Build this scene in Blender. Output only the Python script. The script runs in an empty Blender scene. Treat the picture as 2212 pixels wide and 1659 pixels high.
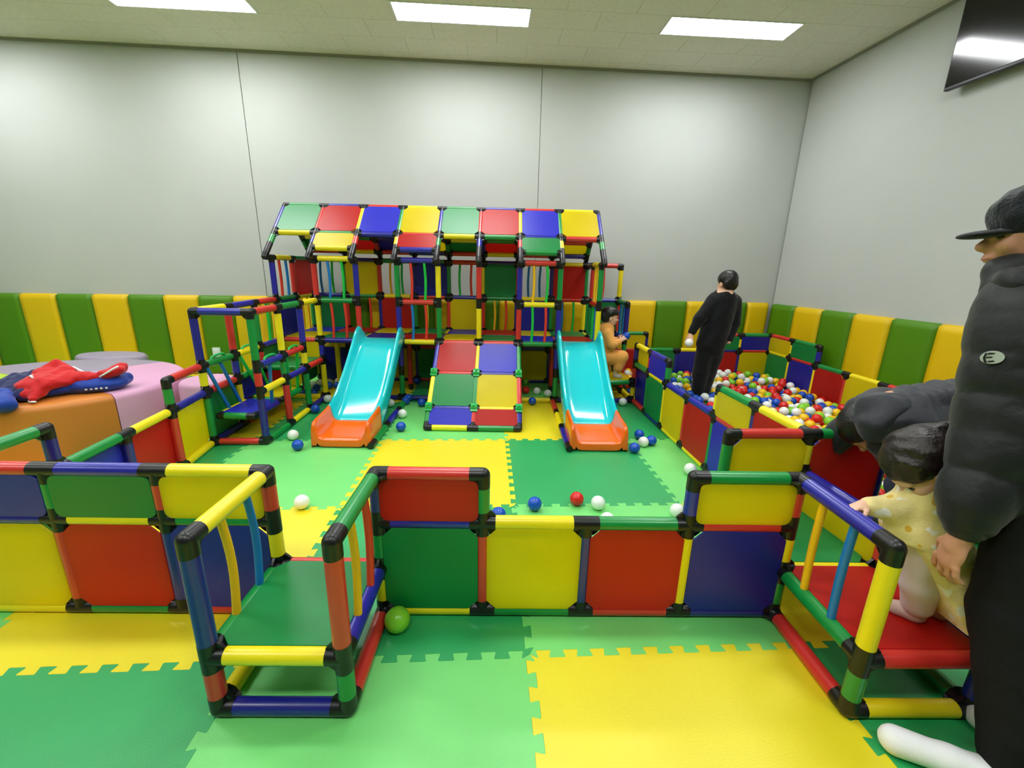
import bpy, bmesh, math, random
import numpy as np
from mathutils import Vector, Matrix, Quaternion

S = bpy.context.scene
COL = S.collection
# ---------------------------------------------------------------- camera
cam_d = bpy.data.cameras.new('camera'); cam = bpy.data.objects.new('camera', cam_d); COL.objects.link(cam)
F_PX, YAW, PITCH, ROLL = 922.2, .0201, .2644, .0229
cam_d.sensor_width = 36.0; cam_d.sensor_fit = 'HORIZONTAL'; cam_d.lens = F_PX / 2212 * 36.0
cam_d.clip_start = .02; cam_d.clip_end = 60
_f = Vector((math.sin(YAW) * math.cos(PITCH), math.cos(YAW) * math.cos(PITCH), -math.sin(PITCH)))
_r = Vector((math.cos(YAW), -math.sin(YAW), 0)); _u = _r.cross(_f)
_r2 = math.cos(ROLL) * _r + math.sin(ROLL) * _u; _u2 = -math.sin(ROLL) * _r + math.cos(ROLL) * _u
_m = Matrix((( _r2.x, _u2.x, -_f.x), (_r2.y, _u2.y, -_f.y), (_r2.z, _u2.z, -_f.z))).to_4x4()
_m.translation = Vector((.4718, -1.4522, 1.3715))
cam.matrix_world = _m
S.camera = cam
# ---------------------------------------------------------------- world, exposure
w = bpy.data.worlds.new('world'); S.world = w; w.use_nodes = True
w.node_tree.nodes['Background'].inputs[0].default_value = (.9, .95, 1, 1)
w.node_tree.nodes['Background'].inputs[1].default_value = .25
LAMP = 30.0                      # emission of the ceiling light diffusers
S.view_settings.view_transform = 'Standard'; S.view_settings.look = 'None'
S.view_settings.exposure = .3; S.view_settings.gamma = 1.0
S.view_settings.use_curve_mapping = False
S.cycles.max_bounces = 6; S.cycles.diffuse_bounces = 4; S.cycles.glossy_bounces = 2; S.cycles.transmission_bounces = 4
S.cycles.caustics_reflective = False; S.cycles.caustics_refractive = False
S.cycles.use_adaptive_sampling = True; S.cycles.adaptive_threshold = .05
random.seed(7); rng = np.random.default_rng(7)

# ---------------------------------------------------------------- materials
def lin(h):
    h = h.lstrip('#'); c = [int(h[i:i + 2], 16) / 255 for i in (0, 2, 4)]
    return tuple(x / 12.92 if x <= .04045 else ((x + .055) / 1.055) ** 2.4 for x in c) + (1,)
def mat(name, hexc, rough=.5, spec=.5, bump=None, var=None, sss=0, coat=0, sheen=0, metal=0):
    m = bpy.data.materials.new(name); m.use_nodes = True; nt = m.node_tree
    b = nt.nodes['Principled BSDF']
    b.inputs['Base Color'].default_value = lin(hexc); b.inputs['Roughness'].default_value = rough
    b.inputs['Specular IOR Level'].default_value = spec; b.inputs['Metallic'].default_value = metal
    if coat: b.inputs['Coat Weight'].default_value = coat; b.inputs['Coat Roughness'].default_value = .08
    if sheen: b.inputs['Sheen Weight'].default_value = sheen
    if sss:
        b.inputs['Subsurface Weight'].default_value = sss; b.inputs['Subsurface Radius'].default_value = (.02, .008, .005)
    tc = nt.nodes.new('ShaderNodeTexCoord')
    if bump:
        sc, st = bump[:2]
        n = nt.nodes.new('ShaderNodeTexNoise'); n.inputs['Scale'].default_value = sc; n.inputs['Detail'].default_value = bump[2] if len(bump) > 2 else 4
        nt.links.new(tc.outputs['Object'], n.inputs['Vector'])
        bp = nt.nodes.new('ShaderNodeBump'); bp.inputs['Strength'].default_value = st; bp.inputs['Distance'].default_value = bump[3] if len(bump) > 3 else .002
        nt.links.new(n.outputs['Fac'], bp.inputs['Height']); nt.links.new(bp.outputs['Normal'], b.inputs['Normal'])
    if var:
        sc, lo, hi = var
        n2 = nt.nodes.new('ShaderNodeTexNoise'); n2.inputs['Scale'].default_value = sc; n2.inputs['Detail'].default_value = 5
        nt.links.new(tc.outputs['Object'], n2.inputs['Vector'])
        mr = nt.nodes.new('ShaderNodeMapRange'); mr.inputs['From Min'].default_value = .3; mr.inputs['From Max'].default_value = .7
        mr.inputs['To Min'].default_value = lo; mr.inputs['To Max'].default_value = hi
        nt.links.new(n2.outputs['Fac'], mr.inputs['Value'])
        mx = nt.nodes.new('ShaderNodeMix'); mx.data_type = 'RGBA'; mx.blend_type = 'MULTIPLY'; mx.inputs['Factor'].default_value = 1
        mx.inputs['A'].default_value = lin(hexc)
        nt.links.new(mr.outputs['Result'], mx.inputs['B']); nt.links.new(mx.outputs['Result'], b.inputs['Base Color'])
    return m
def panel_mat(name, hexc, thin=.3):
    """moulded translucent plastic sheet"""
    m = mat(name, hexc, .38, .55, bump=(160, .06), var=(3, .93, 1.04)); nt = m.node_tree
    b = nt.nodes['Principled BSDF']; out = nt.nodes['Material Output']
    t = nt.nodes.new('ShaderNodeBsdfTranslucent'); t.inputs['Color'].default_value = tuple(min(1, c ** .6) for c in lin(hexc)[:3]) + (1,)
    mx = nt.nodes.new('ShaderNodeMixShader'); mx.inputs[0].default_value = thin
    nt.links.new(b.outputs[0], mx.inputs[1]); nt.links.new(t.outputs[0], mx.inputs[2]); nt.links.new(mx.outputs[0], out.inputs[0])
    return m
def emit(name, hexc, st):
    m = bpy.data.materials.new(name); m.use_nodes = True; nt = m.node_tree
    nt.nodes.remove(nt.nodes['Principled BSDF']); e = nt.nodes.new('ShaderNodeEmission')
    e.inputs[0].default_value = lin(hexc); e.inputs[1].default_value = st
    nt.links.new(e.outputs[0], nt.nodes['Material Output'].inputs[0]); return m

TUBE = {'r': mat('red_tube', '#d0302a', .3, .7), 'b': mat('blue_tube', '#23229a', .28, .7), 'y': mat('yellow_tube', '#f2dc14', .32, .7),
        'g': mat('green_tube', '#0c8a3c', .3, .7), 'n': mat('navy_tube', '#1c1b84', .3, .7)}
PANEL = {'r': panel_mat('red_panel', '#d4251e', .45), 'b': panel_mat('blue_panel', '#2a2cc4', .2), 'n': panel_mat('navy_panel', '#1a1c9c', .15),
         'y': panel_mat('yellow_panel', '#f2de10', .5), 'g': panel_mat('green_panel', '#0b8440', .12)}
ROD = {'r': mat('red_rod', '#e03a28', .4), 'o': mat('amber_rod', '#f6bc16', .4), 'k': mat('sky_blue_rod', '#1474c4', .4),
       'l': mat('lime_rod', '#14c043', .4), 'y': mat('yellow_rod', '#f2d81a', .4)}
BLACK = mat('black_connector', '#121113', .35, .5, bump=(60, .05))
BALL = {'w': mat('white_ball', '#eef0ee', .32, .5, sss=.0), 'b': mat('blue_ball', '#0f4fc0', .25), 'r': mat('red_ball', '#d8201c', .25),
        'y': mat('yellow_ball', '#f6c312', .28), 'g': mat('lime_ball', '#86d032', .28)}
CNAME = {'w': 'white', 'b': 'blue', 'r': 'red', 'y': 'yellow', 'g': 'lime green'}

# ---------------------------------------------------------------- object helpers
def link(name, me, m=None, parent=None, loc=(0, 0, 0), rot=None):
    o = bpy.data.objects.new(name, me); COL.objects.link(o)
    if m is not None and me is not None and not me.materials: me.materials.append(m)
    if parent is not None: o.parent = parent
    o.location = loc
    if rot is not None:
        o.rotation_mode = 'QUATERNION'; o.rotation_quaternion = rot
    return o
def tag(o, label, cat, group=None):
    o['label'] = label; o['category'] = cat
    if group: o['group'] = group
    return o
def empty(name, loc, label=None, cat=None, group=None):
    o = bpy.data.objects.new(name, None); COL.objects.link(o); o.location = loc; o.empty_display_size = .1
    if label: tag(o, label, cat, group)
    return o
def struct(o): o['kind'] = 'structure'; return o
def mesh(name, V, Fc, smooth=False):
    me = bpy.data.meshes.new(name); me.from_pydata([tuple(v) for v in V], [], Fc); me.update()
    if smooth: me.polygons.foreach_set('use_smooth', [True] * len(me.polygons))
    return me
def bm_mesh(name, bm, smooth=False, angle=None):
    me = bpy.data.meshes.new(name); bm.to_mesh(me); bm.free()
    if smooth: me.polygons.foreach_set('use_smooth', [True] * len(me.polygons))
    return me
def box_me(sx, sy, sz, bev=0, seg=2):
    bm = bmesh.new(); bmesh.ops.create_cube(bm, size=1)
    bmesh.ops.scale(bm, vec=(sx, sy, sz), verts=bm.verts)
    if bev: bmesh.ops.bevel(bm, geom=bm.edges[:], offset=bev, segments=seg, affect='EDGES', profile=.5)
    return bm_mesh('box', bm, smooth=False)
def zrot(a): return Quaternion((0, 0, 1), a)
def along(d): return Vector((0, 0, 1)).rotation_difference(Vector(d).normalized())
def cyl(V, Fc, p0, p1, r0, r1, n=14, cap=True):
    p0 = Vector(p0); p1 = Vector(p1); d = (p1 - p0).normalized(); q = along(d); b = len(V)
    for p, r in ((p0, r0), (p1, r1)):
        for k in range(n):
            a = 2 * math.pi * k / n; V.append(p + q @ Vector((r * math.cos(a), r * math.sin(a), 0)))
    for k in range(n): k2 = (k + 1) % n; Fc.append((b + k, b + k2, b + n + k2, b + n + k))
    if cap: Fc.append(tuple(b + k for k in reversed(range(n)))); Fc.append(tuple(b + n + k for k in range(n)))
def sweep(V, Fc, pts, r, n=10):
    b = len(V); P = [Vector(p) for p in pts]
    for i, p in enumerate(P):
        d = (P[min(i + 1, len(P) - 1)] - P[max(i - 1, 0)]).normalized(); q = along(d)
        for k in range(n):
            a = 2 * math.pi * k / n; V.append(p + q @ Vector((r * math.cos(a), r * math.sin(a), 0)))
    for i in range(len(P) - 1):
        for k in range(n): k2 = (k + 1) % n; Fc.append((b + i * n + k, b + i * n + k2, b + (i + 1) * n + k2, b + (i + 1) * n + k))
    Fc.append(tuple(b + k for k in reversed(range(n)))); e = b + (len(P) - 1) * n; Fc.append(tuple(e + k for k in range(n)))
def auto_smooth(me, ang=35):
    bm = bmesh.new(); bm.from_mesh(me); lim = math.radians(ang)
    for e in bm.edges:
        if len(e.link_faces) == 2 and e.calc_face_angle(0) > lim: e.smooth = False
    for f in bm.faces: f.smooth = True
    bm.to_mesh(me); bm.free(); return me

# ---------------------------------------------------------------- the tube kit
R = .0268
TC, CC, PC, RC = {}, {}, {}, {}
NODES = []                      # [pos, kit, {dir: length}]
GRID = {}
def node_at(p, kit):
    c = (round(p.x / .1), round(p.y / .1), round(p.z / .1))
    for dx in (-1, 0, 1):
        for dy in (-1, 0, 1):
            for dz in (-1, 0, 1):
                for n in GRID.get((c[0] + dx, c[1] + dy, c[2] + dz), ()):
                    if (n[0] - p).length < .035: return n
    n = [p.copy(), kit, []]; NODES.append(n); GRID.setdefault(c, []).append(n); return n
def tube_me(L, col):
    k = (round(L, 3), col)
    if k not in TC:
        V, Fc = [], []; cyl(V, Fc, (0, 0, -L / 2), (0, 0, L / 2), R, R, 18)
        TC[k] = auto_smooth(mesh('tube', V, Fc)); TC[k].materials.append(TUBE[col])
    return TC[k]
def panel_me(w, h, col):
    k = (round(w, 3), round(h, 3), col)
    if k not in PC:
        half = min(w, h) < .28; t = .0035; pts = []
        c = .03 if half else .042
        for sx, sy, a0 in ((1, 1, 0), (-1, 1, 90), (-1, -1, 180), (1, -1, 270)):
            cx, cy = sx * (w / 2 - c), sy * (h / 2 - c)
            if half:
                for q in range(5): a = math.radians(a0 + 22.5 * q); pts.append((cx + c * math.cos(a), cy + c * math.sin(a)))
            else:
                a = math.radians(a0); b2 = math.radians(a0 + 90)
                p1 = Vector((cx + c * math.cos(a), cy + c * math.sin(a))); p2 = Vector((cx + c * math.cos(b2), cy + c * math.sin(b2)))
                d = p2 - p1; pts += [tuple(p1 + d * .04), tuple(p1 + d * .16), tuple(p1 + d * .84), tuple(p1 + d * .96)]
        n = len(pts); V, Fc = [], []
        for s, z in ((.994, -t), (1, -t * .4), (1, t * .4), (.994, t)):
            V += [Vector((x * s, y * s, z)) for x, y in pts]
        for l in range(3):
            for q in range(n): q2 = (q + 1) % n; Fc.append((l * n + q, l * n + q2, (l + 1) * n + q2, (l + 1) * n + q))
        Fc.append(tuple(reversed(range(n)))); Fc.append(tuple(3 * n + q for q in range(n)))
        PC[k] = mesh('panel', V, Fc); PC[k].materials.append(PANEL[col])
    return PC[k]
def rod_me(L, col, bow):
    k = (round(L, 3), col, bow)
    if k not in RC:
        V, Fc = [], []; N = 9
        pts = [Vector((bow * math.sin(math.pi * i / (N - 1)), 0, -L / 2 + L * i / (N - 1))) for i in range(N)]
        sweep(V, Fc, pts, .0135, 10); RC[k] = auto_smooth(mesh('rod', V, Fc), 50); RC[k].materials.append(ROD[col])
    return RC[k]
class Kit:
    def __init__(s, name, loc, label, cat, group=None):
        s.o = empty(name, loc, label, cat, group); s.loc = Vector(loc)
    def tube(s, a, b, col, ends=(1, 1), arm=.05):
        a = Vector(a); b = Vector(b); d = b - a; L = d.length; d = d / L
        for p, dd, on in ((a, d, ends[0]), (b, -d, ends[1])):
            if on: node_at(p, s)[2].append((dd, arm))
        o = link('tube', tube_me(L - 2 * arm + .004, col), None, s.o, (a + b) / 2 - s.loc, along(d)); return o
    def arm(s, p, d, L=.05): node_at(Vector(p), s)[2].append((Vector(d).normalized(), L))
    def panel(s, a, b, c, col, toward, off=.02, gap=.03):
        """a corner, b along one side, c along the other"""
        a, b, c = Vector(a), Vector(b), Vector(c); u = b - a; v = c - a; n = u.cross(v).normalized()
        if n.dot(Vector(toward)) < 0: n = -n
        ux = u.normalized(); vy = n.cross(ux)
        q = Matrix((ux, vy, n)).transposed().to_quaternion()
        return link('panel', panel_me(u.length - gap, v.length - gap, col), None, s.o, a + (u + v) / 2 + n * off - s.loc, q)
    def rods(s, a0, b0, a1, b1, cols, bow=.012, fr=None):
        """rods between the rail a0-b0 and the rail a1-b1 above it"""
        a0, b0, a1, b1 = map(Vector, (a0, b0, a1, b1)); n = len(cols)
        for i, c in enumerate(cols):
            t = fr[i] if fr else (i + 1) / (n + 1)
            p = a0.lerp(b0, t); q = a1.lerp(b1, t); d = (q - p).normalized(); p = p + d * .014; q = q - d * .014
            x = (b0 - a0).normalized(); y = d.cross(x).normalized(); x = y.cross(d)
            link('baluster', rod_me((q - p).length, c, bow), None, s.o, (p + q) / 2 - s.loc, Matrix((x, y, d)).transposed().to_quaternion())
def connectors():
    for p, kit, arms in NODES:
        ds = []
        for d, L in arms:
            for e in ds:
                if e[0].dot(d) > .98: e[1] = max(e[1], L); break
            else: ds.append([d, L])
        ds.sort(key=lambda e: (round(e[0].x, 2), round(e[0].y, 2), round(e[0].z, 2)))
        key = tuple((round(e[0].x, 2), round(e[0].y, 2), round(e[0].z, 2), round(e[1], 3)) for e in ds)
        if key not in CC:
            V, Fc = [], []; r = .0276
            bm = bmesh.new(); bmesh.ops.create_uvsphere(bm, u_segments=16, v_segments=10, radius=r)
            bm.verts.index_update(); V += [v.co.copy() for v in bm.verts]; Fc += [tuple(v.index for v in f.verts) for f in bm.faces]; bm.free()
            for d, L in ds: cyl(V, Fc, (0, 0, 0), d * L, r, r, 16)
            for i in range(len(ds)):
                for j in range(i + 1, len(ds)):
                    u, v = ds[i][0], ds[j][0]
                    if abs(u.dot(v)) > .3: continue
                    n = u.cross(v).normalized(); lu, lv = min(ds[i][1], .05), min(ds[j][1], .05); h = .005
                    poly = [u * lu + v * .02, u * lu + v * .031, u * .044 + v * .038, u * .038 + v * .044, u * .031 + v * lv, u * .02 + v * lv, u * .02 + v * .02]
                    b = len(V); m2 = len(poly)
                    V += [q - n * h for q in poly] + [q + n * h for q in poly]
                    Fc.append(tuple(b + q for q in reversed(range(m2)))); Fc.append(tuple(b + m2 + q for q in range(m2)))
                    for q in range(m2): q2 = (q + 1) % m2; Fc.append((b + q, b + q2, b + m2 + q2, b + m2 + q))
            CC[key] = auto_smooth(mesh('connector', V, Fc), 40); CC[key].materials.append(BLACK)
        link('connector', CC[key], None, kit.o, p - kit.loc)

# ---------------------------------------------------------------- implicit surfaces for soft bodies
def _field(P, prims, k):
    F = None
    for pr in prims:
        if pr[0] == 'c':
            a = np.array(pr[1]); b = np.array(pr[2]); r0, r1 = pr[3], pr[4]; ba = b - a; pa = P - a
            t = np.clip((pa @ ba) / max(ba @ ba, 1e-9), 0, 1); r = r0 + (r1 - r0) * t
            if len(pr) > 5: n, amp, ph = pr[5]; r = r + amp * (np.abs(np.sin(np.pi * (n * t + ph))) ** .45 - .8)
            q = pa - t[:, None] * ba
            if len(pr) > 6: q = q * np.array(pr[6])
            d = np.sqrt((q * q).sum(1)) - r
        else:
            c = np.array(pr[1]); rr = np.array(pr[2]); q = P - c
            if len(pr) > 3 and pr[3] is not None: q = q @ np.array(pr[3])
            m = np.sqrt(((q / rr) ** 2).sum(1)) + 1e-9; g = np.sqrt(((q / rr ** 2) ** 2).sum(1)) + 1e-9
            d = m * (m - 1) / g
        kk = .0035 if (pr[0] == 'c' and max(pr[3], pr[4]) < .0112) else k      # fingers stay apart
        if F is None: F = d
        else:
            h = np.clip(.5 + .5 * (d - F) / kk, 0, 1); F = d * (1 - h) + F * h - kk * h * (1 - h)   # smooth union
            F = F
    return F
def soft(name, prims, vox, m, parent, k=.015, disp=None, cut=None):
    lo = np.full(3, 1e9); hi = -lo
    for pr in prims:
        pts = [(np.array(pr[1]), pr[3]), (np.array(pr[2]), pr[4])] if pr[0] == 'c' else [(np.array(pr[1]), max(pr[2]))]
        for p, r in pts: lo = np.minimum(lo, p - r * 1.15 - .02); hi = np.maximum(hi, p + r * 1.15 + .02)
    B = 6; n = (np.ceil((hi - lo) / (vox * B)).astype(int)) * B + 1
    nb = (n - 1) // B
    bc = np.stack(np.meshgrid(*[np.arange(q) for q in nb], indexing='ij'), -1).reshape(-1, 3)
    ctr = lo + (bc + .5) * B * vox
    fc = _field(ctr, prims, k); rad = B * vox * .9 + .03
    near = np.abs(fc) < rad
    G = np.full(n, 1.0, np.float32)
    off = np.stack(np.meshgrid(*[np.arange(B + 1)] * 3, indexing='ij'), -1).reshape(-1, 3)
    ins = bc[(~near) & (fc < 0)]
    if len(ins):
        I = (ins[:, None, :] * B + off[None]).reshape(-1, 3); G[I[:, 0], I[:, 1], I[:, 2]] = -1
    I = (bc[near][:, None, :] * B + off[None]).reshape(-1, 3)
    I = np.unique(I, axis=0); P = lo + I * vox; f = _field(P, prims, k)
    if disp is not None: f = f - disp(P)
    if cut is not None: f = np.maximum(f, cut(P))
    G[I[:, 0], I[:, 1], I[:, 2]] = f
    sgn = G < 0
    cs = tuple(q - 1 for q in G.shape); acc = np.zeros(cs + (3,), np.float32); cnt = np.zeros(cs, np.int32)
    cor = [(x, y, z) for x in (0, 1) for y in (0, 1) for z in (0, 1)]
    def sub(A, o): return A[o[0]:o[0] + cs[0], o[1]:o[1] + cs[1], o[2]:o[2] + cs[2]]
    for a in cor:
        for ax in range(3):
            if a[ax]: continue
            b = list(a); b[ax] = 1; fa = sub(G, a); fb = sub(G, b); mk = sub(sgn, a) != sub(sgn, b)
            t = np.where(mk, fa / np.where(mk, fa - fb, 1), 0)
            for c in range(3): acc[..., c] += np.where(mk, a[c] + (t if c == ax else 0), 0)
            cnt += mk
    act = cnt > 0; idx = np.full(cs, -1, np.int64); idx[act] = np.arange(act.sum())
    ci = np.argwhere(act); V = lo + (ci + acc[act] / cnt[act][:, None]) * vox
    Q = []
    for ax in range(3):
        o1, o2 = [(1, 2), (2, 0), (0, 1)][ax]
        sl0 = [slice(None)] * 3; sl1 = [slice(None)] * 3; sl0[ax] = slice(0, -1); sl1[ax] = slice(1, None)
        ch = sgn[tuple(sl0)] != sgn[tuple(sl1)]; E = np.argwhere(ch)
        E = E[(E[:, o1] > 0) & (E[:, o2] > 0) & (E[:, o1] < cs[o1]) & (E[:, o2] < cs[o2])]
        s0 = sgn[E[:, 0], E[:, 1], E[:, 2]]
        def cell(d1, d2):
            q = E.copy(); q[:, o1] -= d1; q[:, o2] -= d2; return idx[q[:, 0], q[:, 1], q[:, 2]]
        q = np.stack([cell(1, 1), cell(0, 1), cell(0, 0), cell(1, 0)], 1); q[~s0] = q[~s0][:, ::-1]; Q.append(q)
    Q = np.concatenate(Q)
    loc = np.array(parent.location) if parent is not None else np.zeros(3)
    me = bpy.data.meshes.new(name); me.from_pydata((V - loc).tolist(), [], Q.tolist()); me.update()
    me.polygons.foreach_set('use_smooth', [True] * len(me.polygons))
    return link(name, me, m, parent)
def wob(sc, amp, seed=0):
    r = np.random.default_rng(seed); K = r.normal(size=(10, 3)) * sc; ph = r.uniform(0, 6.28, 10)
    return lambda P: amp * np.sin(P @ K.T + ph).sum(1) / 3.2

def folds(sc, amp, seed=0, aniso=(1, 1, 1)):
    """creased cloth: ridged waves"""
    r = np.random.default_rng(seed); K = r.normal(size=(7, 3)) * sc * np.array(aniso); ph = r.uniform(0, 6.28, 7); W = np.array([1, .8, .7, .5, .45, .4, .3])
    K = K * np.array([.6, .8, 1, 1.5, 1.9, 2.4, 3])[:, None]
    return lambda P: amp * ((1 - 2 * np.abs(np.sin(P @ K.T + ph)) ** .7) * W).sum(1) / 3
# ================================================================ THE ROOM
CEIL = 3.55
AB, AR = math.atan(.043), math.atan(.076)          # the walls stand a little askew to the front fence
M_WALL = mat('wall_paint', '#babdb9', .75, .25, bump=(40, .05), var=(1.3, .965, 1.02))
M_CEIL = mat('ceiling_tile', '#e2ded2', .85, .2, bump=(55, .25, 6), var=(26, .93, 1.02))
M_DARK = mat('shadow_gap', '#4b4a44', .8)
M_TRIM = mat('ceiling_trim', '#8d8c80', .6)
M_PADY = mat('yellow_vinyl', '#e0b904', .45, .4, bump=(220, .12))
M_PADG = mat('green_vinyl', '#4f8308', .45, .4, bump=(220, .16))
M_FLOOR = mat('subfloor', '#55524a', .8)
def mat_foam(name, h):
    m = mat(name, h, .4, .8, bump=(230, .35, 3, .0012), var=(2.2, .95, 1.03)); return m
FOAM = [mat_foam('dark_green_foam', '#27a35a'), mat_foam('light_green_foam', '#74d673'), mat_foam('yellow_foam', '#ead820')]

# ---- floor of jigsaw foam mats
fl = struct(link('floor', box_me(12, 9.5, .03), M_FLOOR, None, (-.6, .1, -.037)))
MO = Vector((-.43, -.24)); EX = Vector((1.015, .045)); EY = Vector((-.04, 1.02))
def mat_node(a, r): return MO + EX * a + EY * r
_A = .0155
_PAT = [(.26, -1), (.292, -.82), (.228, .82), (.26, 1), (.74, 1), (.772, .82), (.708, -.82), (.74, -1)]
def jig(p, q, flip):
    d = q - p; n = Vector((-d.y, d.x)).normalized(); out = [p.copy()]
    for i in range(10):
        for t, s in _PAT:
            out.append(p + d * ((i + t) / 10) + n * (_A * s * flip))
    return out
for r in range(-3, 5):
    for a in range(-5, 5):
        c0, c1, c2, c3 = mat_node(a, r), mat_node(a + 1, r), mat_node(a + 1, r + 1), mat_node(a, r + 1)
        pts = jig(c0, c1, 1) + jig(c1, c2, 1) + [x for x in reversed(jig(c3, c2, 1)[1:] + [c2])] + [x for x in reversed(jig(c0, c3, 1)[1:] + [c3])]
        # drop doubled corners
        q = [pts[0]]
        for x in pts[1:]:
            if (x - q[-1]).length > 1e-5: q.append(x)
        if (q[0] - q[-1]).length < 1e-5: q.pop()
        ctr = (c0 + c2) / 2; n = len(q)
        V = [Vector((x.x - ctr.x, x.y - ctr.y, 0)) for x in q]; V = [v * .9993 for v in V]
        V2 = V + [v - Vector((0, 0, .02)) for v in V]
        Fc = [tuple(range(n))] + [(i, n + i, n + (i + 1) % n, (i + 1) % n) for i in range(n)]
        me = mesh('mat', V2, Fc); me.materials.append(FOAM[(a - r) % 3])
        link('mat', me, None, fl, Vector((ctr.x, ctr.y, 0)) - fl.location)

# ---- walls
def wall_pt(P, ang, s, n, z): return Vector((P[0] + s * math.cos(ang) - n * math.sin(ang), P[1] + s * math.sin(ang) + n * math.cos(ang), z))
PB = (3.92, 4.12); a_b = AB                         # pad face line of the back wall (s runs to the right)
a_r = math.pi / 2 + AR                              # right wall: s runs away from the camera
def on_wall(p, c, q):
    i = p.rotation_quaternion.inverted(); return i @ (c - p.location), i @ q
def wall_box(name, P, ang, s0, s1, n0, n1, z0, z1, m, parent=None, bev=0):
    c = wall_pt(P, ang, (s0 + s1) / 2, (n0 + n1) / 2, (z0 + z1) / 2)
    q = zrot(ang)
    if parent is not None: c, q = on_wall(parent, c, q)
    return link(name, box_me(s1 - s0, n1 - n0, z1 - z0, bev), m, parent, c, q)
wb = struct(wall_box('wall_back', PB, a_b, -10.6, .25, .066, .2, -.02, CEIL + .1, M_DARK))
for s0, s1 in ((-10.6, -6.36), (-6.352, -3.084), (-3.078, .06)):
    wall_box('wall_panel', PB, a_b, s0, s1, .05, .066, 0, CEIL, M_WALL, wb)
wr = struct(wall_box('wall_right', PB, a_r, -9.0, .25, -.2, -.066, -.02, CEIL + .1, M_DARK))
for s0, s1 in ((-9, -3.6), (-3.597, .03)): wall_box('wall_panel', PB, a_r, s0, s1, -.066, -.05, 0, CEIL, M_WALL, wr)
struct(link('wall_left', box_me(.1, 10, CEIL + .1), mat('low_bounce_side_wall', '#8f918e', .8, .2), None, (-6.35, -.4, CEIL / 2)))  # unseen wall, its grey darkened to cut the light it bounces back
struct(link('wall_front', box_me(11.4, .1, CEIL + .1), mat('low_bounce_front_wall', '#6e706e', .8, .2), None, (-.6, -4.55, CEIL / 2)))  # unseen wall behind the camera, colour darkened so it gives less fill light
# ---- padded strips on the walls, one by one
def pad_me(wd, zt0, zt1, th, m):
    bm = bmesh.new(); nx, nz = 8, 12; V = {}
    for i in range(nx + 1):
        for j in range(nz + 1):
            u = i / nx; v = j / nz; zt = zt0 + (zt1 - zt0) * u
            u2 = .5 - .5 * math.cos(math.pi * u); v2 = .5 - .5 * math.cos(math.pi * v)
            du = min(u2, 1 - u2) * wd; dv = min(v2, 1 - v2) * zt
            f = min(1, max(0, du) / .022) ; g = min(1, max(0, dv) / .03)
            y = -th * (1 - (1 - f) ** 2.2) ** .5 * (1 - (1 - g) ** 2.2) ** .5
            V[i, j] = bm.verts.new(((u2 - .5) * wd, y, v2 * zt))
    for i in range(nx):
        for j in range(nz): bm.faces.new((V[i, j], V[i + 1, j], V[i + 1, j + 1], V[i, j + 1]))
    me = bm_mesh('wall_pad', bm, True); me.materials.append(m); return me
def ztop(x): return 1.01 if x > 2.4 else 1.01 - .0062 * (2.4 - x)
SB = [(-5.246 + .4032 * k - PB[0]) / math.cos(a_b) for k in range(-3, 24)]
for k in range(26):
    s0, s1 = SB[k], SB[k + 1]; x0 = PB[0] + s0; x1 = PB[0] + s1
    if k == 25: s1 = -.008
    c = wall_pt(PB, a_b, (s0 + s1) / 2, .05, 0)
    link('wall_pad', pad_me(s1 - s0 - .003, ztop(x0), ztop(x1), .05, M_PADG if k % 2 == 0 else M_PADY), None, wb, *on_wall(wb, c, zrot(a_b)))
for k in range(14):
    s1 = -.412 * k; s0 = s1 - .41
    if k == 0: s1 = -.0
    c = wall_pt(PB, a_r, (s0 + s1) / 2, -.05, 0)
    link('wall_pad', pad_me(s1 - s0 - .003, 1.005, 1.005, .05, M_PADY if k % 2 else M_PADG), None, wr, *on_wall(wr, c, zrot(a_r + math.pi)))
# ---- ceiling of fibre tiles and lights
ce = struct(link('ceiling', box_me(11.6, 10, .05), M_CEIL, None, (-.6, -.3, CEIL + .041)))
A_C = math.atan(.033); TW, TH = .615, .307
LO = Vector((-.57, 2.925)); CX = Vector((math.cos(A_C), math.sin(A_C))); CY = Vector((-.012, 1)).normalized()
def ceil_pt(u, v, z): p = LO + CX * u + CY * v; return Vector((p.x, p.y, z))
tile = box_me(TW - .002, TH - .002, .012, .001, 1); tile.materials.append(M_CEIL)
LIGHTS = [(c, r) for r in (0, -8, -16) for c in (-8, -4, 0, 4)]
occ = set()
for c, r in LIGHTS: occ |= {(r, 2 * c + q) for q in range(4)}
for r in range(-3, 4):
    for c in range(-8, 9):
        h0 = 2 * c + (r % 2)
        if (r, h0) in occ or (r, h0 + 1) in occ: continue
        p = ceil_pt(TW * (h0 / 2 + .5), TH * (r + .5), CEIL + .006)
        if p.x > 4.35 or p.y > 4.13 + .043 * (p.x - 3.9) + .25: continue
        link('ceiling_tile', tile, None, ce, p - ce.location, zrot(A_C))
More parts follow.
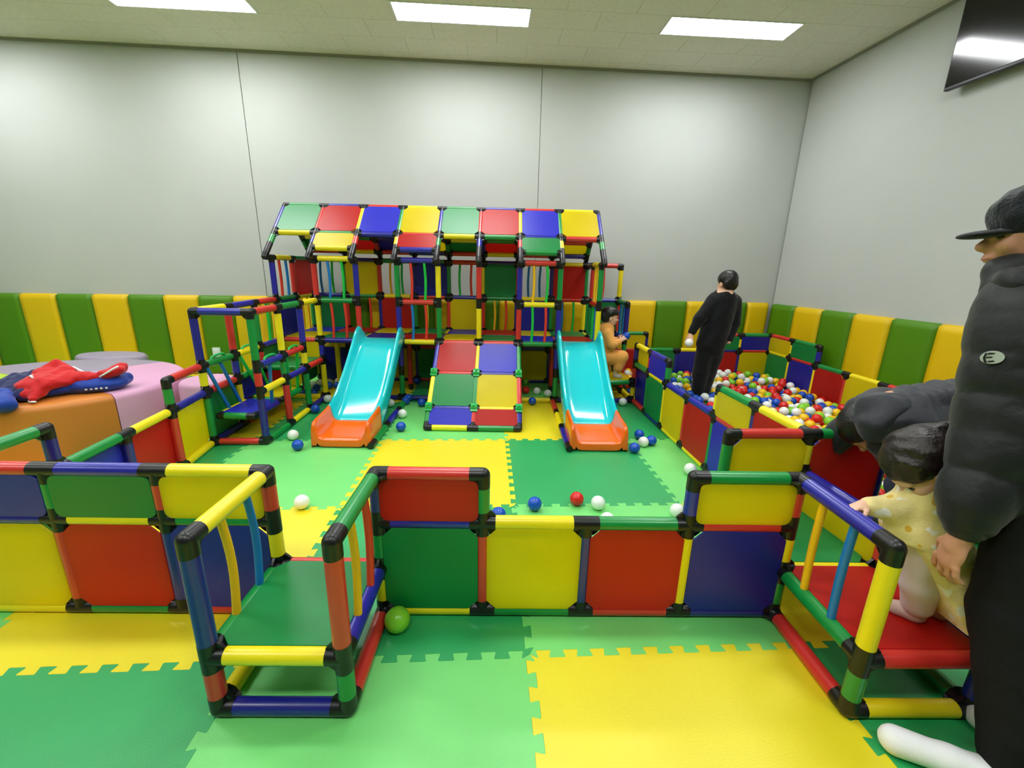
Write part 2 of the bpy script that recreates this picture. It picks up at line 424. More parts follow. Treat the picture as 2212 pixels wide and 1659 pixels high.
# the rest of the tiles, overhead and behind the camera, in one piece
Vt, Ft = [], []
for r in range(-24, -3):
    for c in range(-8, 9):
        h0 = 2 * c + (r % 2)
        if (r, h0) in occ or (r, h0 + 1) in occ: continue
        b = len(Vt)
        for sx, sy in ((-1, -1), (-1, 1), (1, 1), (1, -1)): Vt.append(ceil_pt(TW * (h0 / 2 + .5) + sx * (TW / 2 - .0015), TH * (r + .5) + sy * (TH / 2 - .0015), CEIL + .004) - ce.location)
        Ft.append((b, b + 1, b + 2, b + 3))
o = link('far_ceiling_tiles', mesh('far_ceiling_tiles', Vt, Ft), M_CEIL, ce); o['kind'] = 'stuff'
M_LAMP = emit('light_diffuser', '#fbfdff', LAMP); M_LF = mat('light_frame', '#e4e5e2', .5)
NAMES = {(-4, 0): 'bright white ceiling light panel at the left, above the padded sofa', (0, 0): 'bright white ceiling light panel in the middle, above the play house roof',
         (4, 0): 'bright white ceiling light panel at the right, above the ball pit'}
for c, r in LIGHTS:
    p = ceil_pt(TW * (c + 1), TH * (r + .5), CEIL)
    e = empty('ceiling_light', p, NAMES.get((c, r), 'bright white ceiling light panel overhead, out of the picture'), 'ceiling light', 'ceiling light panels')
    e.rotation_euler.z = A_C
    W2, H2 = 2 * TW, TH
    link('diffuser', box_me(W2 - .03, H2 - .03, .004), M_LAMP, e, (0, 0, .004))
    for sx in (-1, 1): link('frame_bar', box_me(.015, H2, .02), M_LF, e, (sx * (W2 / 2 - .0075), 0, .006))
    for sy in (-1, 1): link('frame_bar', box_me(W2 - .03, .015, .02), M_LF, e, (0, sy * (H2 / 2 - .0075), .006))
t = wall_box('trim_1', PB, a_b, -10.4, .03, .03, .05, CEIL - .022, CEIL - .001, M_TRIM); struct(t)
t = wall_box('trim_2', PB, a_r, -8.8, .02, -.05, -.03, CEIL - .022, CEIL - .001, M_TRIM); struct(t)

# ---- television on the right wall
M_SCR = mat('tv_screen', '#08080c', .12, .6); M_BEZ = mat('tv_bezel', '#1a1b20', .4)
tvp = wall_pt(PB, a_r, -2.25, -.05, 2.83)
tv = empty('television', tvp, 'large black flat television high on the right wall', 'television'); tv.rotation_euler.z = a_r
link('housing', box_me(1.18, .04, .69, .006), M_BEZ, tv, (0, .085, .345))
link('screen', box_me(1.155, .004, .655), M_SCR, tv, (0, .107, .352))
link('wall_mount', box_me(.4, .064, .3), M_BEZ, tv, (0, .034, .34))
# ---- wall socket in the pads
M_SOCK = mat('socket_plate', '#e9ebe6', .35); M_SOCK2 = mat('socket_insert', '#f6f7f4', .3)
sp = wall_pt(PB, a_b, (-3.093 - PB[0]) / math.cos(a_b), -.004, .23)
so = empty('wall_socket', sp, 'small white square wall socket set into a green wall pad', 'socket'); so.rotation_euler.z = a_b
link('plate', box_me(.095, .016, .115, .003), M_SOCK, so, (0, 0, .057)); link('insert', box_me(.055, .006, .075, .002), M_SOCK2, so, (0, -.009, .057))
# ================================================================ THE PLAY HOUSE
def T(i, j, z): return Vector((-1.8 + .402 * i, 2.888 + .402 * j, z))
Z0, Z1, ZQ, ZP, ZR, ZE = .0255, .225, .425, .625, 1.025, 1.425
NY, PY = (0, -1, 0), (0, 1, 0); NX, PX = (-1, 0, 0), (1, 0, 0); UP = (0, 0, 1)
K = Kit('play_house', (0, 3.3, 0), 'two storey play house of coloured tubes and panels with a pitched patchwork roof', 'play house')
up_f = 'brbgyrbgg'; mid_f = 'gyrbgyrby'
up_b = 'rgrngyrng'; mid_b = 'grngrrngy'
for i in range(9):
    K.tube(T(i, 0, ZR), T(i, 0, ZE), up_f[i]); K.tube(T(i, 0, ZP), T(i, 0, ZR), mid_f[i])
    K.tube(T(i, 2, ZR), T(i, 2, ZE), up_b[i]); K.tube(T(i, 2, ZP), T(i, 2, ZR), mid_b[i])
    if i == 1: K.tube(T(i, 0, ZQ), T(i, 0, ZP), 'b'); K.tube(T(i, 0, Z0), T(i, 0, ZQ), 'y')
    else: K.tube(T(i, 0, .325), T(i, 0, ZP), 'nbbbgbrbb'[i]); K.tube(T(i, 0, Z0), T(i, 0, .325), 'gyrgbyggy'[i])
    K.tube(T(i, 2, ZQ), T(i, 2, ZP), 'rgbyrgbyr'[i]); K.tube(T(i, 2, Z0), T(i, 2, ZQ), 'ygrbygrby'[i])
    K.tube(T(i, 1, Z0), T(i, 1, ZP), 'bygrbygrb'[i])
    K.tube(T(i, 0, ZP), T(i, 1, ZP), 'bgyrbgyrb'[i]); K.tube(T(i, 1, ZP), T(i, 2, ZP), 'yrbgyrbgy'[i])
for i in (0, 8):
    K.tube(T(i, 1, ZR), T(i, 1, ZE), 'r'); K.tube(T(i, 1, ZP), T(i, 1, ZR), 'g')
back_e = 'gnggrnyy'; back_m = 'bgyrngyr'; bot_f = 'rbgyrrgr'; bot_b = 'ygrbygrb'
base_f = 'yybnybyn'
for i in range(8):
    K.tube(T(i, 2, ZE), T(i + 1, 2, ZE), back_e[i]); K.tube(T(i, 2, ZR), T(i + 1, 2, ZR), back_m[i])
    K.tube(T(i, 0, ZP), T(i + 1, 0, ZP), bot_f[i]); K.tube(T(i, 1, ZP), T(i + 1, 1, ZP), 'gbyr'[i % 4]); K.tube(T(i, 2, ZP), T(i + 1, 2, ZP), bot_b[i])
    K.tube(T(i, 0, Z0), T(i + 1, 0, Z0), base_f[i]); K.tube(T(i, 2, Z0), T(i + 1, 2, Z0), 'bgnr'[i % 4]); K.tube(T(i, 2, ZQ), T(i + 1, 2, ZQ), 'ygbr'[i % 4])
    # platform
    K.panel(T(i, 0, ZP), T(i + 1, 0, ZP), T(i, 1, ZP), 'ygnrygbr'[i], UP, .024); K.panel(T(i, 1, ZP), T(i + 1, 1, ZP), T(i, 2, ZP), 'bryGnryg'[i].lower(), UP, .024)
    # back wall, two rows above the platform and one below
    u = ' y n g r'[i]; l = 'g r y n '[i]
    if u != ' ': K.panel(T(i, 2, ZR), T(i + 1, 2, ZR), T(i, 2, ZE), u, NY)
    else: K.rods(T(i, 2, ZR), T(i + 1, 2, ZR), T(i, 2, ZE), T(i + 1, 2, ZE), {0: 'kl', 2: 'ol', 4: 'lr', 6: 'kk'}[i], -.01)
    if l != ' ': K.panel(T(i, 2, ZP), T(i + 1, 2, ZP), T(i, 2, ZR), l, NY)
    else: K.rods(T(i, 2, ZP), T(i + 1, 2, ZP), T(i, 2, ZR), T(i + 1, 2, ZR), {1: 'or', 3: 'yl', 5: 'or', 7: 'kl'}[i], .01)
    K.panel(T(i, 2, Z0), T(i + 1, 2, Z0), T(i, 2, ZQ), 'nnygrnyg'[i], NY)
# railings of the front bays
for i, (e, m, b_, u, l) in {1: ('y', 'g', 'b', 'kl', 'rr'), 3: ('b', 'r', 'y', 'rl', 'kr'), 6: ('r', 'y', 'g', 'ol', 'lr')}.items():
    K.tube(T(i, 0, ZE), T(i + 1, 0, ZE), e); K.tube(T(i, 0, ZR), T(i + 1, 0, ZR), m)
    K.rods(T(i, 0, ZR), T(i + 1, 0, ZR), T(i, 0, ZE), T(i + 1, 0, ZE), u, .01); K.rods(T(i, 0, ZP), T(i + 1, 0, ZP), T(i, 0, ZR), T(i + 1, 0, ZR), l, .008)
# left end
K.tube(T(0, 0, ZE), T(0, 1, ZE), 'y'); K.tube(T(0, 1, ZE), T(0, 2, ZE), 'g'); K.tube(T(0, 0, ZR), T(0, 1, ZR), 'g'); K.tube(T(0, 1, ZR), T(0, 2, ZR), 'y')
K.rods(T(0, 0, ZR), T(0, 1, ZR), T(0, 0, ZE), T(0, 1, ZE), 'rk', .01); K.panel(T(0, 1, ZR), T(0, 2, ZR), T(0, 1, ZE), 'r', PX)
K.panel(T(0, 0, ZP), T(0, 1, ZP), T(0, 0, ZR), 'n', PX); K.rods(T(0, 1, ZP), T(0, 2, ZP), T(0, 1, ZR), T(0, 2, ZR), 'oo', .01)
K.panel(T(0, 0, Z0), T(0, 1, Z0), T(0, 0, ZQ), 'y', NX); K.panel(T(0, 1, Z0), T(0, 2, Z0), T(0, 1, ZQ), 'g', NX)
K.panel(T(0, 0, ZQ), T(1, 0, ZQ), T(0, 0, ZP), 'y', NY, .018)
# right end
K.tube(T(8, 0, ZE), T(8, 1, ZE), 'y'); K.tube(T(8, 1, ZE), T(8, 2, ZE), 'n'); K.tube(T(8, 0, ZR), T(8, 1, ZR), 'r'); 
K.rods(T(8, 0, ZR), T(8, 1, ZR), T(8, 0, ZE), T(8, 1, ZE), 'oo', .008); K.rods(T(8, 0, ZP), T(8, 1, ZP), T(8, 0, ZR), T(8, 1, ZR), 'kl', .008)
# roof
c45 = math.sqrt(.5); YR, ZRI = T(0, 1, 0).y, 1.947
def RF(i, s, side):                                  # s metres down the slope from the ridge
    return Vector((-1.8 + .402 * i, YR + side * s * c45, ZRI - s * c45))
up_roof = 'grbygrby'; raft = 'brygbrygb'; shortc = 'gbrygbryg'; ridge = 'gbrygbry'; mid_t = 'ygbrygbr'
nf, nbk = Vector((0, -c45, c45)), Vector((0, c45, c45))
for i in range(9):
    for side in (-1, 1):
        K.tube(RF(i, 0, side), RF(i, .402, side), raft[i]); K.tube(RF(i, .402, side), RF(i, .602, side), shortc[i])
        E1 = RF(i, .735, side); post = T(i, 0 if side < 0 else 2, ZE)
        K.arm(RF(i, .602, side), E1 - RF(i, .602, side), (E1 - RF(i, .602, side)).length); K.arm(E1, post - E1, (post - E1).length); K.arm(E1, RF(i, .602, side) - E1, .05)
for i in range(8):
    K.tube(RF(i, 0, 1), RF(i + 1, 0, 1), ridge[i])
    for side in (-1, 1):
        n = nf if side < 0 else nbk
        K.tube(RF(i, .402, side), RF(i + 1, .402, side), mid_t[i])
        K.panel(RF(i, 0, side), RF(i + 1, 0, side), RF(i, .402, side), up_roof[i] if side < 0 else 'bygrbygr'[i], n)
        if side > 0 or i in (1, 3, 6):
            K.tube(RF(i, .602, side), RF(i + 1, .602, side), {1: 'y', 3: 'b', 6: 'g'}[i] if side < 0 else 'ryrbryrb'[i])
            K.panel(RF(i, .402, side), RF(i + 1, .402, side), RF(i, .602, side), {1: 'y', 3: 'r', 6: 'g'}[i] if side < 0 else 'grnygrny'[i], n)

# ================================================================ climbing frame with swinging boards on the left
LF = {4: Vector((-1.765, 1.66, 0)), 5: Vector((-1.775, 2.07, 0)), 6: Vector((-1.79, 2.48, 0)), 7: T(0, 0, 0)}
RFp = {4: Vector((-1.372, 1.68, 0)), 5: Vector((-1.38, 2.078, 0)), 6: Vector((-1.392, 2.485, 0)), 7: T(1, 0, 0)}
def L(j, z): v = LF[j].copy(); v.z = z; return v
def Rr(j, z): v = RFp[j].copy(); v.z = z; return v
K = Kit('jungle_gym', (-1.57, 2.1, 0), 'open square climbing frame of coloured tubes joining the play house on its left', 'jungle gym')
for j, lo, mi, up, side in ((4, 'g', 'y', 'n', 0), (5, 'y', 'b', 'r', 0), (6, 'b', 'r', 'g', 0), (4, 'n', 'r', 'g', 1), (5, 'r', 'g', 'y', 1), (6, 'g', 'y', 'b', 1)):
    f = Rr if side else L
    K.tube(f(j, Z0), f(j, ZQ), lo); K.tube(f(j, ZQ), f(j, ZP), mi); K.tube(f(j, ZP), f(j, ZR), up)
K.tube(L(7, Z0), L(7, .325), 'g', (0, 0))
for j, top, hr, q, bt in ((4, 'y', 'g', 'r', 'n'), (5, 'b', 'y', 'g', 'r'), (6, 'r', 'b', 'y', 'n')):
    K.tube(L(j, ZR), L(j + 1, ZR), top); K.tube(L(j, ZP), L(j + 1, ZP), hr); K.tube(L(j, Z0), L(j + 1, Z0), bt)
    K.tube(L(j, ZQ), L(j + 1, ZQ), q)
for j, top, hr, q, bt in ((4, 'r', 'b', 'y', 'g'), (5, 'g', 'r', 'b', 'y'), (6, 'y', None, 'r', 'n')):
    K.tube(Rr(j, ZR), Rr(j + 1, ZR), top); K.tube(Rr(j, ZQ), Rr(j + 1, ZQ), q); K.tube(Rr(j, Z0), Rr(j + 1, Z0), bt)
    if hr: K.tube(Rr(j, ZP), Rr(j + 1, ZP), hr)
K.tube(L(4, ZR), Rr(4, ZR), 'b'); K.tube(L(4, Z0), Rr(4, Z0), 'r'); K.tube(L(6, ZQ), Rr(6, ZQ), 'g')
K.panel(L(4, Z0), L(5, Z0), L(4, ZQ), 'g', NX); K.panel(L(5, Z0), L(6, Z0), L(5, ZQ), 'n', NX); K.panel(L(6, Z0), L(7, Z0), L(6, ZQ), 'r', NX)
K.panel(L(6, ZQ), L(7, ZQ), L(6, ZP), 'g', NX)
K.panel(L(6, ZQ), Rr(6, ZQ), L(7, ZQ), 'g', UP, .024)
K.rods(L(6, ZP), L(7, ZP), L(6, ZR), L(7, ZR), 'olo', .01)
# grab handles on the rails
M_GRIP = mat('green_grip', '#1fb257', .25)
for a, b in ((L(4, ZP), L(5, ZP)), (L(5, ZP), L(6, ZP)), (Rr(4, ZP), Rr(5, ZP)), (Rr(5, ZP), Rr(6, ZP))):
    V, Fc = [], []; m_ = (a + b) / 2; d = (b - a).normalized()
    sweep(V, Fc, [d * (-.085 * math.cos(math.pi * q / 10)) + Vector((0, 0, .02 + .026 * math.sin(math.pi * q / 10) ** .6)) for q in range(11)], .0095, 8)
    link('grab_handle', auto_smooth(mesh('grab_handle', V, Fc), 60), M_GRIP, K.o, m_ - K.loc)
# swinging boards hung on rods
def swing(c, rodc, boardc, tubec, label, tops, ybot):
    z = .225; o = empty('swing_board', (c[0], c[1], 0), label, 'swing board'); w_, l_ = .13, .19
    def add(nm, me, m=None, p=(0, 0, 0), q=None): return link(nm, me, m, o, Vector(p), q)
    add('board', panel_me(w_ * 2 - .01, l_ * 2 - .02, boardc), None, (0, 0, z + .02))
    for sx in (-1, 1): add('tube', tube_me(l_ * 2 - .08, tubec[1] if sx > 0 else tubec[2]), None, (sx * w_, 0, z), along((0, 1, 0)))
    for sy in (-1, 1): add('tube', tube_me(w_ * 2 - .09, tubec[0]), None, (0, sy * l_, z), along((1, 0, 0)))
    for sx in (-1, 1):
        for sy in (-1, 1):
            V, Fc = [], []; cyl(V, Fc, (0, 0, 0), (-sx * .05, 0, 0), .0268, .0268); cyl(V, Fc, (0, 0, 0), (0, -sy * .045, 0), .0268, .0268)
            bm = bmesh.new(); bmesh.ops.create_uvsphere(bm, u_segments=14, v_segments=8, radius=.0268); b0 = len(V); bm.verts.index_update()
            V += [v.co.copy() for v in bm.verts]; Fc += [tuple(b0 + v.index for v in f.verts) for f in bm.faces]; bm.free()
            add('connector', auto_smooth(mesh('connector', V, Fc), 40), BLACK, (sx * w_, sy * l_, z))
    for sx, tx in ((-1, tops[0]), (1, tops[1])):
        for k, ty in enumerate(tops[2]):
            p = Vector((sx * w_, ybot[k] - c[1], z + .02)); q = Vector((tx - c[0], ty - c[1], ZP - .026))
            V, Fc = [], []; cyl(V, Fc, p, q, .0135, .0135, 10); add('hanging_rod', auto_smooth(mesh('hanging_rod', V, Fc)), ROD[rodc])
swing((-1.585, 1.885), 'k', 'b', ('g', 'b', 'y'), 'blue swinging board hung on blue rods in the climbing frame', (-1.755, -1.375, (1.70, 1.86)), (1.82, 1.97))
swing((-1.585, 2.30), 'l', 'y', ('g', 'g', 'g'), 'yellow swinging board hung on lime green rods in the climbing frame', (-1.77, -1.385, (2.14, 2.34)), (2.28, 2.42))

# ================================================================ steps on the right of the play house
K = Kit('corner_steps', (1.61, 3.3, 0), 'small corner steps with a yellow tread beside the right slide', 'steps')
def Sx(j, z): return Vector((1.822 + (0 if j else .03), 2.888 + .402 * j + (0 if j else .055), z))
K.tube(T(8, 2, ZE), Sx(2, ZE), 'r'); K.tube(T(8, 2, ZR), Sx(2, ZR), 'b'); K.rods(T(8, 2, ZR), Sx(2, ZR), T(8, 2, ZE), Sx(2, ZE), 'r', .008)
K.panel(T(8, 2, ZP), Sx(2, ZP), T(8, 2, ZR), 'g', NY); K.tube(Sx(2, ZR), Sx(2, ZE), 'y'); K.tube(Sx(2, ZP), Sx(2, ZR), 'r'); K.tube(Sx(2, ZQ), Sx(2, ZP), 'y'); K.tube(Sx(2, Z0), Sx(2, ZQ), 'g')
K.tube(Sx(1, ZR), Sx(2, ZR), 'g'); K.tube(Sx(1, ZP), Sx(1, ZR), 'n'); K.tube(Sx(1, ZQ), Sx(1, ZP), 'g'); K.tube(Sx(1, Z0), Sx(1, ZQ), 'r')
K.tube(Sx(1, ZP), Sx(2, ZP), 'b'); K.rods(Sx(1, ZP), Sx(2, ZP), Sx(1, ZR), Sx(2, ZR), 'kk', .008)
K.tube(T(8, 1, ZQ), Sx(1, ZQ), 'y'); K.tube(T(8, 2, ZP), Sx(2, ZP), 'g'); K.panel(T(8, 1, ZQ), Sx(1, ZQ), T(8, 2, ZQ), 'r', UP, .024)
K.tube(T(8, 0, Z1), Sx(0, Z1), 'g'); K.tube(T(8, 0, Z0), Sx(0, Z0), 'n'); K.tube(T(8, 1, Z1), Sx(1, Z1), 'y'); K.tube(Sx(0, Z1), Sx(1, Z1), 'r'); K.tube(T(8, 0, Z1), T(8, 1, Z1), 'b')
K.panel(T(8, 0, Z1), Sx(0, Z1), T(8, 1, Z1), 'y', UP, .024)

# ================================================================ climbing ramp
K = Kit('climbing_ramp', (.21, 2.4, 0), 'sloping climbing ramp of six coloured panels with green hand holds', 'climbing ramp')
def Q(i, s):
    t = s / 1.016; return Vector((T(4 + i, 0, 0).x, 2.838 + (2.03 - 2.838) * t, .625 + (Z0 - .625) * t))
nr = Vector((0, -.6, .808)).normalized(); ss = (0, .406, .813, 1.016)
for i in range(3):
    for k in range(3): K.tube(Q(i, ss[k]), Q(i, ss[k + 1]), ('byg', 'ygr', 'grb')[i][k])
for i in range(2):
    for k in range(4): K.tube(Q(i, ss[k]), Q(i + 1, ss[k]), ('rrby', 'rbyg')[i][k])
    for k in range(3): K.panel(Q(i, ss[k]), Q(i + 1, ss[k]), Q(i, ss[k + 1]), ('rgb', 'byr')[i][k], nr)
def grip_me():
    bm = bmesh.new(); prof = [(-.028, 0), (-.026, .022), (-.016, .036), (0, .041), (.016, .036), (.026, .022), (.028, 0)]
    def ext(pr, x0, x1):
        A = [bm.verts.new((x0, p, h)) for p, h in pr]; B = [bm.verts.new((x1, p, h)) for p, h in pr]; n = len(pr)
        for q in range(n): q2 = (q + 1) % n; bm.faces.new((A[q], A[q2], B[q2], B[q]))
        bm.faces.new(list(reversed(A))); bm.faces.new(B)
    ext(prof, -.026, .026)
    ext([(-.045, 0), (-.044, .008), (-.03, .012), (.03, .012), (.044, .008), (.045, 0)], -.03, .03)
    ext([(-.012, 0), (-.012, .05), (0, .055), (.012, .05), (.012, 0)], -.012, .012)
    bmesh.ops.recalc_face_normals(bm, faces=bm.faces[:])
    return auto_smooth(bm_mesh('hand_hold', bm), 30)
gm = grip_me(); gm.materials.append(M_GRIP); yv = (Q(0, 0) - Q(0, 1)).normalized(); xv = Vector((1, 0, 0)); qg = Matrix((xv, nr.cross(xv), nr)).transposed().to_quaternion()
for i in range(3):
    for k in (1, 2): link('hand_hold', gm, None, K.o, Q(i, ss[k]) + nr * .024 - K.loc, qg)

# ================================================================ slides
M_TEAL = mat('turquoise_plastic', '#17c8d2', .12, .5, coat=.3); M_ORNG = mat('orange_plastic', '#f26a14', .14, .5, coat=.3)
def slide(cx, label, cols, sx):
    o = empty('slide', (cx, 2.2, 0), label, 'slide')
    st = [(2.935, .648, .07), (2.9, .654, .09), (2.86, .654, .12), (2.8, .64, .135), (2.73, .61, .125), (2.64, .545, .11), (2.52, .452, .105), (2.38, .345, .105), (2.24, .245, .11), (2.12, .172, .115), (2.03, .126, .122), (1.965, .101, .13),
          (1.9, .085, .137), (1.82, .075, .14), (1.74, .07, .14), (1.69, .069, .136), (1.662, .068, .125), (1.645, .064, .1), (1.637, .055, .06), (1.634, .035, .02), (1.632, .008, .008)]
    def sec(y, z, h, k):
        wd = 1.0 if y > 2.2 else 1.0 + .0 * y; sk = .05 if y > 1.97 else max(0, z - .002)
        hh = [(0, 0), (.12, 0), (.150, .003), (.168, .012), (.180, .032), (.188, .06 if h > .06 else h * .6), (.194, h * .82), (.199, h * .96), (.207, h), (.215, h * .95), (.219, h * .8), (.221, h * .3), (.222, -min(sk, .02)), (.222, -sk)]
        pts = [(-x, v) for x, v in reversed(hh[1:])] + hh
        return [Vector((x * wd, y - 2.2, max(z + v, .002))) for x, v in pts]
    def part(nm, rows, m):
        V, Fc = [], []; n = len(rows[0])
        for rw in rows: V += rw
        for a in range(len(rows) - 1):
            for b in range(n - 1): Fc.append((a * n + b, a * n + b + 1, (a + 1) * n + b + 1, (a + 1) * n + b))
        me = auto_smooth(mesh(nm, V, Fc), 60); ob = link(nm, me, m, o)
        s = ob.modifiers.new('s', 'SOLIDIFY'); s.thickness = .005; s.offset = -1; return ob
    # smooth the stations
    P = np.array(st); tt = np.linspace(0, len(st) - 1, 61); fine = []
    for t in tt:
        i = min(int(t), len(st) - 2); f = t - i; p0, p1, p2, p3 = P[max(i - 1, 0)], P[i], P[i + 1], P[min(i + 2, len(st) - 1)]
        fine.append(.5 * ((2 * p1) + (-p0 + p2) * f + (2 * p0 - 5 * p1 + 4 * p2 - p3) * f * f + (-p0 + 3 * p1 - 3 * p2 + p3) * f ** 3))
    rows = [sec(*p, 0) for p in fine]; k = min(range(61), key=lambda q: abs(fine[q][0] - 1.965))
    part('chute', rows[:k + 1], M_TEAL); part('landing_tray', rows[k:], M_ORNG)
    if True:                                         # floor rails that brace the slide
        for q in range(3):
            y1, y0 = 2.888 - .41 * q - .05, 2.888 - .41 * (q + 1) + .05
            link('floor_rail', tube_me(.31, cols[q]), None, o, (sx * .235, (y0 + y1) / 2 - 2.2, Z0), along((0, 1, 0)))
            V, Fc = [], []; cyl(V, Fc, (0, -.05, 0), (0, .05, 0), .0265, .0265); link('connector', auto_smooth(mesh('connector', V, Fc)), BLACK, o, (sx * .235, y0 - .05 - 2.2, Z0))
slide(-.78, 'turquoise slide with orange end left of the climbing ramp', 'gbg', 1)
slide(1.226, 'turquoise slide with orange end beside the crouching child, right of the ramp', 'ryb', -1)
# ================================================================ FENCES
def Fp(x, y, z): return Vector((x, y, z))
# ---- left and front left fence
KF = Kit('low_fence', (-1.3, .6, 0), 'low panel fence at the left between the padded sofa and the play area', 'fence')
FL = {0: (-1.6, 0), 1: (-1.603, .395), 2: (-1.645, .81), 3: (-1.695, 1.225), 4: (-1.765, 1.66)}
def fl_(j, z): return Vector((*FL[j], z))
X = [-1.6, -1.2, -.8, -.4]
for k, (top, half, midc, pan, bot) in enumerate((('r', 'n', 'n', 'y', 'y'), ('b', 'g', 'y', 'r', 'g'), ('y', 'y', 'g', 'n', 'r'))):
    a, b = X[k], X[k + 1]
    KF.tube(Fp(a, 0, ZP), Fp(b, 0, ZP), top); KF.tube(Fp(a, 0, ZQ), Fp(b, 0, ZQ), midc); KF.tube(Fp(a, 0, Z0), Fp(b, 0, Z0), bot)
    KF.panel(Fp(a, 0, ZQ), Fp(b, 0, ZQ), Fp(a, 0, ZP), half, NY); KF.panel(Fp(a, 0, Z0), Fp(b, 0, Z0), Fp(a, 0, ZQ), pan, NY)
for x, sh, lo in ((-1.6, 'b', 'g'), (-1.2, 'g', 'r'), (-.8, 'r', 'n')):
    KF.tube(Fp(x, 0, ZQ), Fp(x, 0, ZP), sh); KF.tube(Fp(x, 0, Z0), Fp(x, 0, ZQ), lo)
KF.tube(Fp(-.4, 0, ZQ), Fp(-.4, 0, ZP), 'r'); KF.tube(Fp(-.4, 0, Z1), Fp(-.4, 0, ZQ), 'y'); KF.tube(Fp(-.4, 0, Z0), Fp(-.4, 0, Z1), 'g')
for j, q, pn, bt in ((0, 'y', 'g', 'r'), (1, 'g', 'b', 'g'), (2, 'y', 'r', 'b'), (3, 'b', 'y', 'y')):
    KF.tube(fl_(j, ZQ), fl_(j + 1, ZQ), q); KF.tube(fl_(j, Z0), fl_(j + 1, Z0), bt); KF.panel(fl_(j, Z0), fl_(j + 1, Z0), fl_(j, ZQ), pn, NX)
for j, c in ((1, 'g'), (2, 'n'), (3, 'r')): KF.tube(fl_(j, Z0), fl_(j, ZQ), c)
KF.tube(fl_(0, ZP), fl_(1, ZP), 'g'); KF.tube(fl_(1, ZQ), fl_(1, ZP), 'n'); KF.tube(fl_(3, ZQ), fl_(3, ZP), 'g'); KF.tube(fl_(3, ZP), fl_(4, ZP), 'r')
# ---- front fence between the two entrance steps
KC = Kit('low_fence', (.8, 0, 0), 'low panel fence in the middle foreground between the two entrance steps', 'fence')
for a, pan, q, bot in ((0, 'g', 'b', 'y'), (.4, 'y', 'y', 'g'), (.8, 'r', 'g', 'r'), (1.2, 'n', 'r', 'n')):
    b = a + .4
    KC.tube(Fp(a, 0, ZQ), Fp(b, 0, ZQ), q); KC.tube(Fp(a, 0, Z0), Fp(b, 0, Z0), bot); KC.panel(Fp(a, 0, Z0), Fp(b, 0, Z0), Fp(a, 0, ZQ), pan, NY)
for a, top, half in ((0, 'r', 'r'), (1.2, 'g', 'y')):
    KC.tube(Fp(a, 0, ZP), Fp(a + .4, 0, ZP), top); KC.panel(Fp(a, 0, ZQ), Fp(a + .4, 0, ZQ), Fp(a, 0, ZP), half, NY)
for x, sh in ((0, 'n'), (.4, 'g'), (1.2, 'b'), (1.6, 'r')): KC.tube(Fp(x, 0, ZQ), Fp(x, 0, ZP), sh)
for x, lo in ((.4, 'r'), (.8, 'n'), (1.2, 'y')): KC.tube(Fp(x, 0, Z0), Fp(x, 0, ZQ), lo)
for x, a, b in ((0, 'y', 'g'), (1.6, 'g', 'y')): KC.tube(Fp(x, 0, Z0), Fp(x, 0, Z1), a); KC.tube(Fp(x, 0, Z1), Fp(x, 0, ZQ), b)
# ---- left entrance step
K = Kit('entrance_step', (-.2, -.2, 0), 'entrance step with green tread and two railings in the left foreground', 'step')
y1 = -.41
for x, up, lo, rail, side, base, rods in ((-.4, 'n', 'r', 'y', 'g', 'y', 'ok'), (0, 'r', 'g', 'g', 'b', 'r', 'or')):
    K.tube(Fp(x, y1, Z1), Fp(x, y1, ZP), up); K.tube(Fp(x, y1, Z0), Fp(x, y1, Z1), lo); K.tube(Fp(x, y1, ZP), Fp(x, 0, ZP), rail)
    K.tube(Fp(x, y1, Z1), Fp(x, 0, Z1), side); K.tube(Fp(x, y1, Z0), Fp(x, 0, Z0), base); K.rods(Fp(x, y1, Z1), Fp(x, 0, Z1), Fp(x, y1, ZP), Fp(x, 0, ZP), rods, .02)
K.tube(Fp(-.4, y1, Z1), Fp(0, y1, Z1), 'y'); K.tube(Fp(-.4, y1, Z0), Fp(0, y1, Z0), 'n'); K.tube(Fp(-.4, 0, Z1), Fp(0, 0, Z1), 'r')
K.panel(Fp(-.4, y1, Z1), Fp(0, y1, Z1), Fp(-.4, 0, Z1), 'g', UP, .023, .02)
# ---- right entrance step and the landing behind it
K = Kit('entrance_step', (1.8, -.2, 0), 'entrance step with red tread in the right foreground, a toddler standing on it', 'step')
def E(i, j, z): return Vector((1.965 - .0165 * j + .402 * i, .470 + .415 * j + .016 * i, z))
K.tube(Fp(1.6, y1, Z1), Fp(1.6, y1, ZP), 'y'); K.tube(Fp(1.6, y1, Z0), Fp(1.6, y1, Z1), 'g'); K.tube(Fp(1.6, y1, ZP), Fp(1.6, 0, ZP), 'b')
K.tube(Fp(1.6, y1, Z1), Fp(1.6, 0, Z1), 'g'); K.tube(Fp(1.6, y1, Z0), Fp(1.6, 0, Z0), 'r'); K.rods(Fp(1.6, y1, Z1), Fp(1.6, 0, Z1), Fp(1.6, y1, ZP), Fp(1.6, 0, ZP), 'ko', .006)
K.tube(Fp(1.6, y1, Z1), Fp(2, y1, Z1), 'r'); K.tube(Fp(1.6, y1, Z0), Fp(2, y1, Z0), 'y'); K.tube(Fp(1.6, 0, Z1), Fp(2, 0, Z1), 'y')
K.tube(Fp(2, y1, Z0), Fp(2, y1, Z1), 'n'); K.tube(Fp(2, y1, Z1), Fp(2, 0, Z1), 'b'); K.tube(Fp(2, y1, Z0), Fp(2, 0, Z0), 'g')
